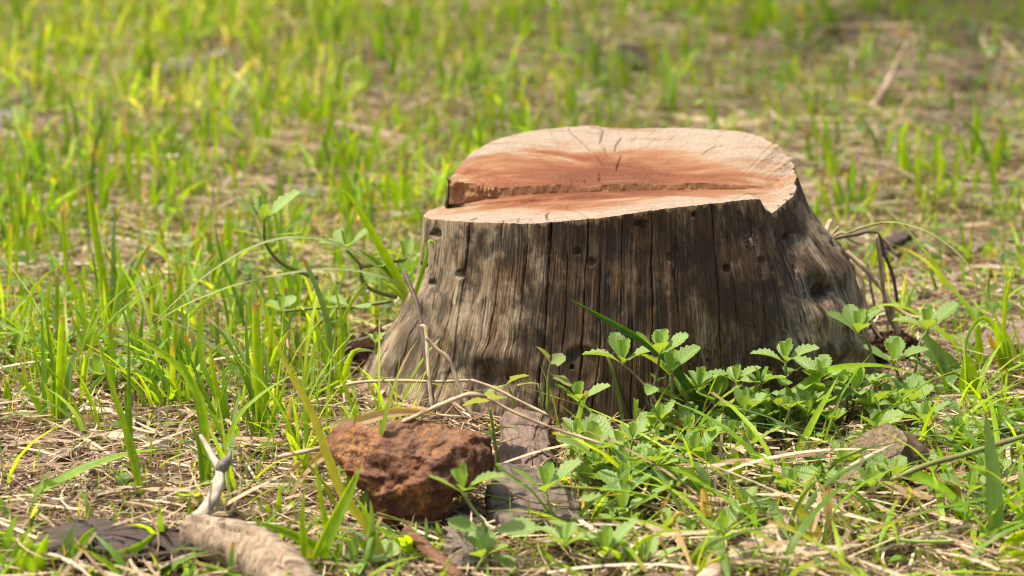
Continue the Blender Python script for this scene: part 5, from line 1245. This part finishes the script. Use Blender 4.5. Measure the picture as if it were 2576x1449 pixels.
add(*ribbons(np.stack([bx_, by_, gz(bx_, by_) + rng.uniform(.001, .014, 2600) * np.exp(-np.maximum(ra_ - np.interp((aa_ + math.pi) % (2 * math.pi) - math.pi, ang_k, rad_k), 0) / .03)], -1), np.stack([np.cos(ta_), np.sin(ta_)], -1),
    rng.uniform(.02, .08, 2600), rng.uniform(.001, .003, 2600), rng.normal(0, .12, 2600), rng.normal(0, .25, 2600), rng.uniform(-.05, .2, 2600), pick(STRAW, 2600), 6))
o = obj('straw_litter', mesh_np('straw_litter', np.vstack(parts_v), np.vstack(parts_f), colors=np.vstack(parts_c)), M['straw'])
tag(o, 'dry tan straw litter covering the earth', 'straw', kind='stuff')

# standing grass of the field
LIME, MID, GREEN, BLUE, DRYG, YEL = COL['lime'], COL['mid'], COL['green'], COL['blue'], COL['dry'], (.34, .46, .03)
gv, gf, gc, gu, goff = [], [], [], [], 0
def addg(V, F, c, uv):
    global goff
    gv.append(V); gf.append(F + goff); gc.append(c); gu.append(uv); goff += len(V)
def clumps(nc, x0, x1, y0, y1, per, h0, h1, w0, w1, pal, density, spread=.018, leanmax=.7, lean0=0.0):
    x, y = scatter(nc, x0, x1, y0, y1, density, 0.012)
    k = rng.integers(per[0], per[1] + 1, len(x))
    cx_, cy_ = np.repeat(x, k), np.repeat(y, k)
    m = len(cx_)
    sc = np.repeat(rng.uniform(.7, 1.15, len(x)), k)
    ox, oy = rng.normal(0, spread, m), rng.normal(0, spread, m)
    az = np.arctan2(oy, ox) + rng.normal(0, .6, m)
    lean = lean0 * rng.uniform(.3, 1.6, m) + np.abs(rng.normal(0, .35, m)) + (rng.uniform(0, 1, m) < .15) * leanmax
    addg(*upright(cx_ + ox * .5, cy_ + oy * .5, rng.uniform(h0, h1, m) * sc, rng.uniform(w0, w1, m), lean, az, pick(pal, m)))
def dens_back(x, y):
    n = fbm(x * 2.3, y * 2.3, 0.0, 3, 140)
    left = np.clip(0.62 - 0.45 * (x - 0.05) / (0.5 + 0.22 * y), 0.30, 1.0)
    return np.clip(left + 0.9 * n, 0.05, 1)
GP = [LIME, LIME, MID, MID, MID, GREEN, YEL, BLUE]
clumps(3300, -1.9, 1.9, .32, 3.6, (3, 7), .03, .10, .0036, .0082, GP, dens_back, .022)
clumps(1500, -1.9, 1.9, .32, 3.6, (2, 5), .02, .055, .0035, .007, [MID, GREEN, LIME, DRYG], None, .03)
clumps(1500, -3.6, 3.6, 2.6, 9.0, (3, 7), .05, .12, .005, .010, GP, None, .03)
def thin(n, x0, x1, y0, y1, h0, h1, w0, w1, pal, density):
    x, y = scatter(n, x0, x1, y0, y1, density, .01)
    m = len(x)
    addg(*upright(x, y, rng.uniform(h0, h1, m), rng.uniform(w0, w1, m), np.abs(rng.normal(.3, .5, m)), rng.uniform(0, 6.283, m), pick(pal, m, .25), 4))
YG = [(.30, .44, .03), (.25, .40, .03), (.20, .36, .03), (.38, .43, .10), (.48, .40, .20), (.16, .30, .04)]
def dens_thin(x, y):
    return np.clip(.68 + 1.0 * fbm(x * 3.1, y * 3.1, 0, 3, 170), .12, 1)
thin(50000, -1.7, 1.7, .25, 3.6, .015, .05, .0016, .0036, YG, dens_thin)
thin(3000, -.9, -.05, -.2, .3, .015, .05, .0014, .003, YG, dens_thin)
thin(1500, .35, .95, -.3, .3, .015, .045, .0014, .003, YG, dens_thin)
thin(1600, .0, .62, -.70, -.2, .012, .04, .0014, .003, YG, None)
thin(700, -.62, .0, -.70, -.15, .012, .04, .0014, .003, YG, None)
clumps(300, -1.3, -.25, 1.3, 3.4, (4, 7), .04, .10, .004, .008, [(.44, .54, .14), (.38, .52, .06), (.58, .55, .34)], None, .02)  # far left clumps coloured paler to paint in a sunlit glow
def dens_mid(x, y):
    return np.where(x < -.03, .9, .35)
clumps(520, -.95, 1.0, -.15, .36, (3, 6), .03, .10, .0034, .0068, GP, dens_mid, .014)
def dens_near(x, y):
    return np.where(x < -.1, np.where((y < -.30) & (x > -.33), .22, .55), .30)
clumps(170, -.62, .62, -.70, -.12, (2, 5), .02, .06, .0028, .0052, [MID, LIME, GREEN, BLUE, YEL], dens_near, .012, .8, .5)
clumps(60, -.5, -.05, -.70, -.50, (3, 5), .025, .06, .004, .008, [MID, BLUE, GREEN, LIME], None, .014, .8, .5)
clumps(105, .05, .62, -.70, -.22, (2, 4), .05, .12, .004, .0075, [MID, BLUE, GREEN, LIME, YEL], None, .02, 1.2, .7)
clumps(70, -.62, -.10, -.45, .10, (2, 4), .07, .15, .003, .0052, [LIME, LIME, MID, YEL, BLUE], None, .012, .9, .25)
clumps(24, .42, .80, -.35, .15, (2, 4), .06, .13, .003, .0052, [LIME, MID, YEL, BLUE], None, .012, .9, .4)
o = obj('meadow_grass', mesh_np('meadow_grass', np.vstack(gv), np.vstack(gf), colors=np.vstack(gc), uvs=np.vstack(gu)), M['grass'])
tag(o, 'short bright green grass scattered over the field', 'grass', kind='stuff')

# small leaves of creeping ground cover
cv, cf, cc_, cu, coff = [], [], [], [], 0
def cover(n, x0, x1, y0, y1, l0, l1, pal, density=None, zmax=.03):
    global coff
    x, y = scatter(n, x0, x1, y0, y1, density, 0.005)
    m = len(x)
    a = rng.uniform(0, 2 * math.pi, m); e = rng.uniform(-.25, .75, m)
    s = np.linspace(0, 1, 5)
    d = np.stack([np.cos(a) * np.cos(e), np.sin(a) * np.cos(e), np.sin(e)], -1)
    sd = np.stack([-np.sin(a), np.cos(a), rng.uniform(-.4, .4, m)], -1)
    up_ = np.cross(d, sd)
    L_ = rng.uniform(l0, l1, m)
    p = np.stack([x, y, gz(x, y) + rng.uniform(.002, zmax, m)], -1)[:, None] + d[:, None] * (L_[:, None] * s[None])[..., None] - np.array((0, 0, 1.0)) * (L_[:, None] * .25 * s[None] ** 2)[..., None]
    hw = 0.5 * (L_ * rng.uniform(.4, .7, m))[:, None] * np.array((.08, .6, 1, .85, .12))[None]
    V = np.stack([p - sd[:, None] * hw[..., None] + up_[:, None] * (hw * .3)[..., None], p, p + sd[:, None] * hw[..., None] + up_[:, None] * (hw * .3)[..., None]], 2).reshape(-1, 3)
    F = (np.arange(m) * 15)[:, None, None] + grid_faces(5, 3)[None]
    cv.append(V); cf.append(F.reshape(-1, 4) + coff); coff += len(V)
    cc_.append(np.repeat(pick(pal, m), 15, 0))
    cu.append(np.tile(np.stack(np.broadcast_arrays(np.array((-1, 0, 1.0))[None], s[:, None]), -1).reshape(-1, 2), (m, 1)))
CP = [(.13, .25, .06), (.17, .29, .08), (.22, .34, .12), (.16, .30, .03), (.10, .19, .045)]
def dens_cov(x, y):
    return np.clip(.45 + .5 * np.clip((x - .1) * 1.5, -.4, 1) + .9 * fbm(x * 4, y * 4, 0, 3, 150), .05, 1)
cover(9000, -1.8, 1.8, .25, 3.4, .012, .028, CP, dens_cov, .035)
cover(800, -.8, -.02, -.1, .4, .010, .026, CP, None, .03)
def dens_front(x, y):
    return np.where(x > .15, .75, .12) * np.where(y < -.50, .6, 1)
cover(1100, -.6, .65, -.68, -.16, .008, .024, CP, dens_front, .022)
cover(500, .35, .9, -.2, .3, .010, .026, CP, None, .03)
o = obj('ground_cover', mesh_np('ground_cover', np.vstack(cv), np.vstack(cf), colors=np.vstack(cc_), uvs=np.vstack(cu)), M['grass'])
tag(o, 'low creeping small leaved ground cover over the straw', 'ground cover', kind='stuff')
# crumbs: bits of bark and brown leaf
x, y = scatter(2600, -.75, .8, -.72, .5, None, -0.005)
m = len(x); a = rng.uniform(0, 2 * math.pi, m)
V, F_, c = ribbons(np.stack([x, y, gz(x, y) + rng.uniform(.002, .014, m)], -1), np.stack([np.cos(a), np.sin(a)], -1), rng.uniform(.006, .022, m), rng.uniform(.004, .011, m), rng.normal(0, .2, m), rng.normal(0, .3, m), rng.normal(0, .3, m), pick([(.11, .06, .04), (.20, .12, .075), (.055, .035, .026), (.30, .20, .13)], m), 4, True, rng.normal(0, .5, m))
o = obj('bark_crumbs', mesh_np('bark_crumbs', V, F_, colors=c), M['straw'])
tag(o, 'small brown crumbs of bark and leaf in the litter', 'litter', kind='stuff')
# ================================================================== unseen tree, added so its crown dapples the far right with shade
tr = thing('added_shade_tree', 'added leafy tree, unseen beyond the top of the picture, shading the upper right', 'tree', (0.35, 4.3, 0))
tp = catmull(np.array([(0, 0, -.05), (.02, -.1, .8), (-.05, -.35, 1.6), (-.35, -1.1, 2.4), (-.6, -1.9, 2.9)]), 24)
V, Fc, uv = tube(tp, [.13, .10, .085, .06, .03], 16, rough=.012, seed=500, freq=9)
obj('trunk', mesh_np('trunk', V, Fc, uvs=uv), M['old_log'], tr)
lv, lf, k = [], [], 0
cl = [np.array((rng.normal(-.75, .50), -2.35 + rng.normal(0, .50), 3.0 + rng.normal(0, .22))) for _ in range(24)]
for q in cl:
    st_ = tp[int(rng.integers(14, 23))]
    V, Fc, uv = tube(catmull(np.array([st_, (st_ + q) / 2 + rng.normal(0, .06, 3), q]), 8), [.022, .014, .006], 6)
    obj('limb', mesh_np('limb', V, Fc, uvs=uv), M['old_log'], tr)
    n_ = int(rng.integers(45, 85))
    p = q + rng.normal(0, .17, (n_, 3))
    a_ = rng.normal(0, 1, (n_, 3)); a_ /= np.linalg.norm(a_, axis=1)[:, None]
    b_ = np.cross(a_, rng.normal(0, 1, (n_, 3))); b_ /= np.linalg.norm(b_, axis=1)[:, None]
    L_ = rng.uniform(.05, .085, n_)[:, None]
    for i_ in range(n_):
        lv += [p[i_], p[i_] + a_[i_] * L_[i_] * .45 + b_[i_] * L_[i_] * .28, p[i_] + a_[i_] * L_[i_], p[i_] + a_[i_] * L_[i_] * .45 - b_[i_] * L_[i_] * .28]
        lf.append((k, k + 1, k + 2, k + 3)); k += 4
o = obj('crown', mesh_np('crown', np.array(lv), np.array(lf), colors=np.tile((.08, .16, .03), (len(lv), 1)), uvs=np.zeros((len(lv), 2))), M['grass'], tr)
o['kind'] = 'stuff'
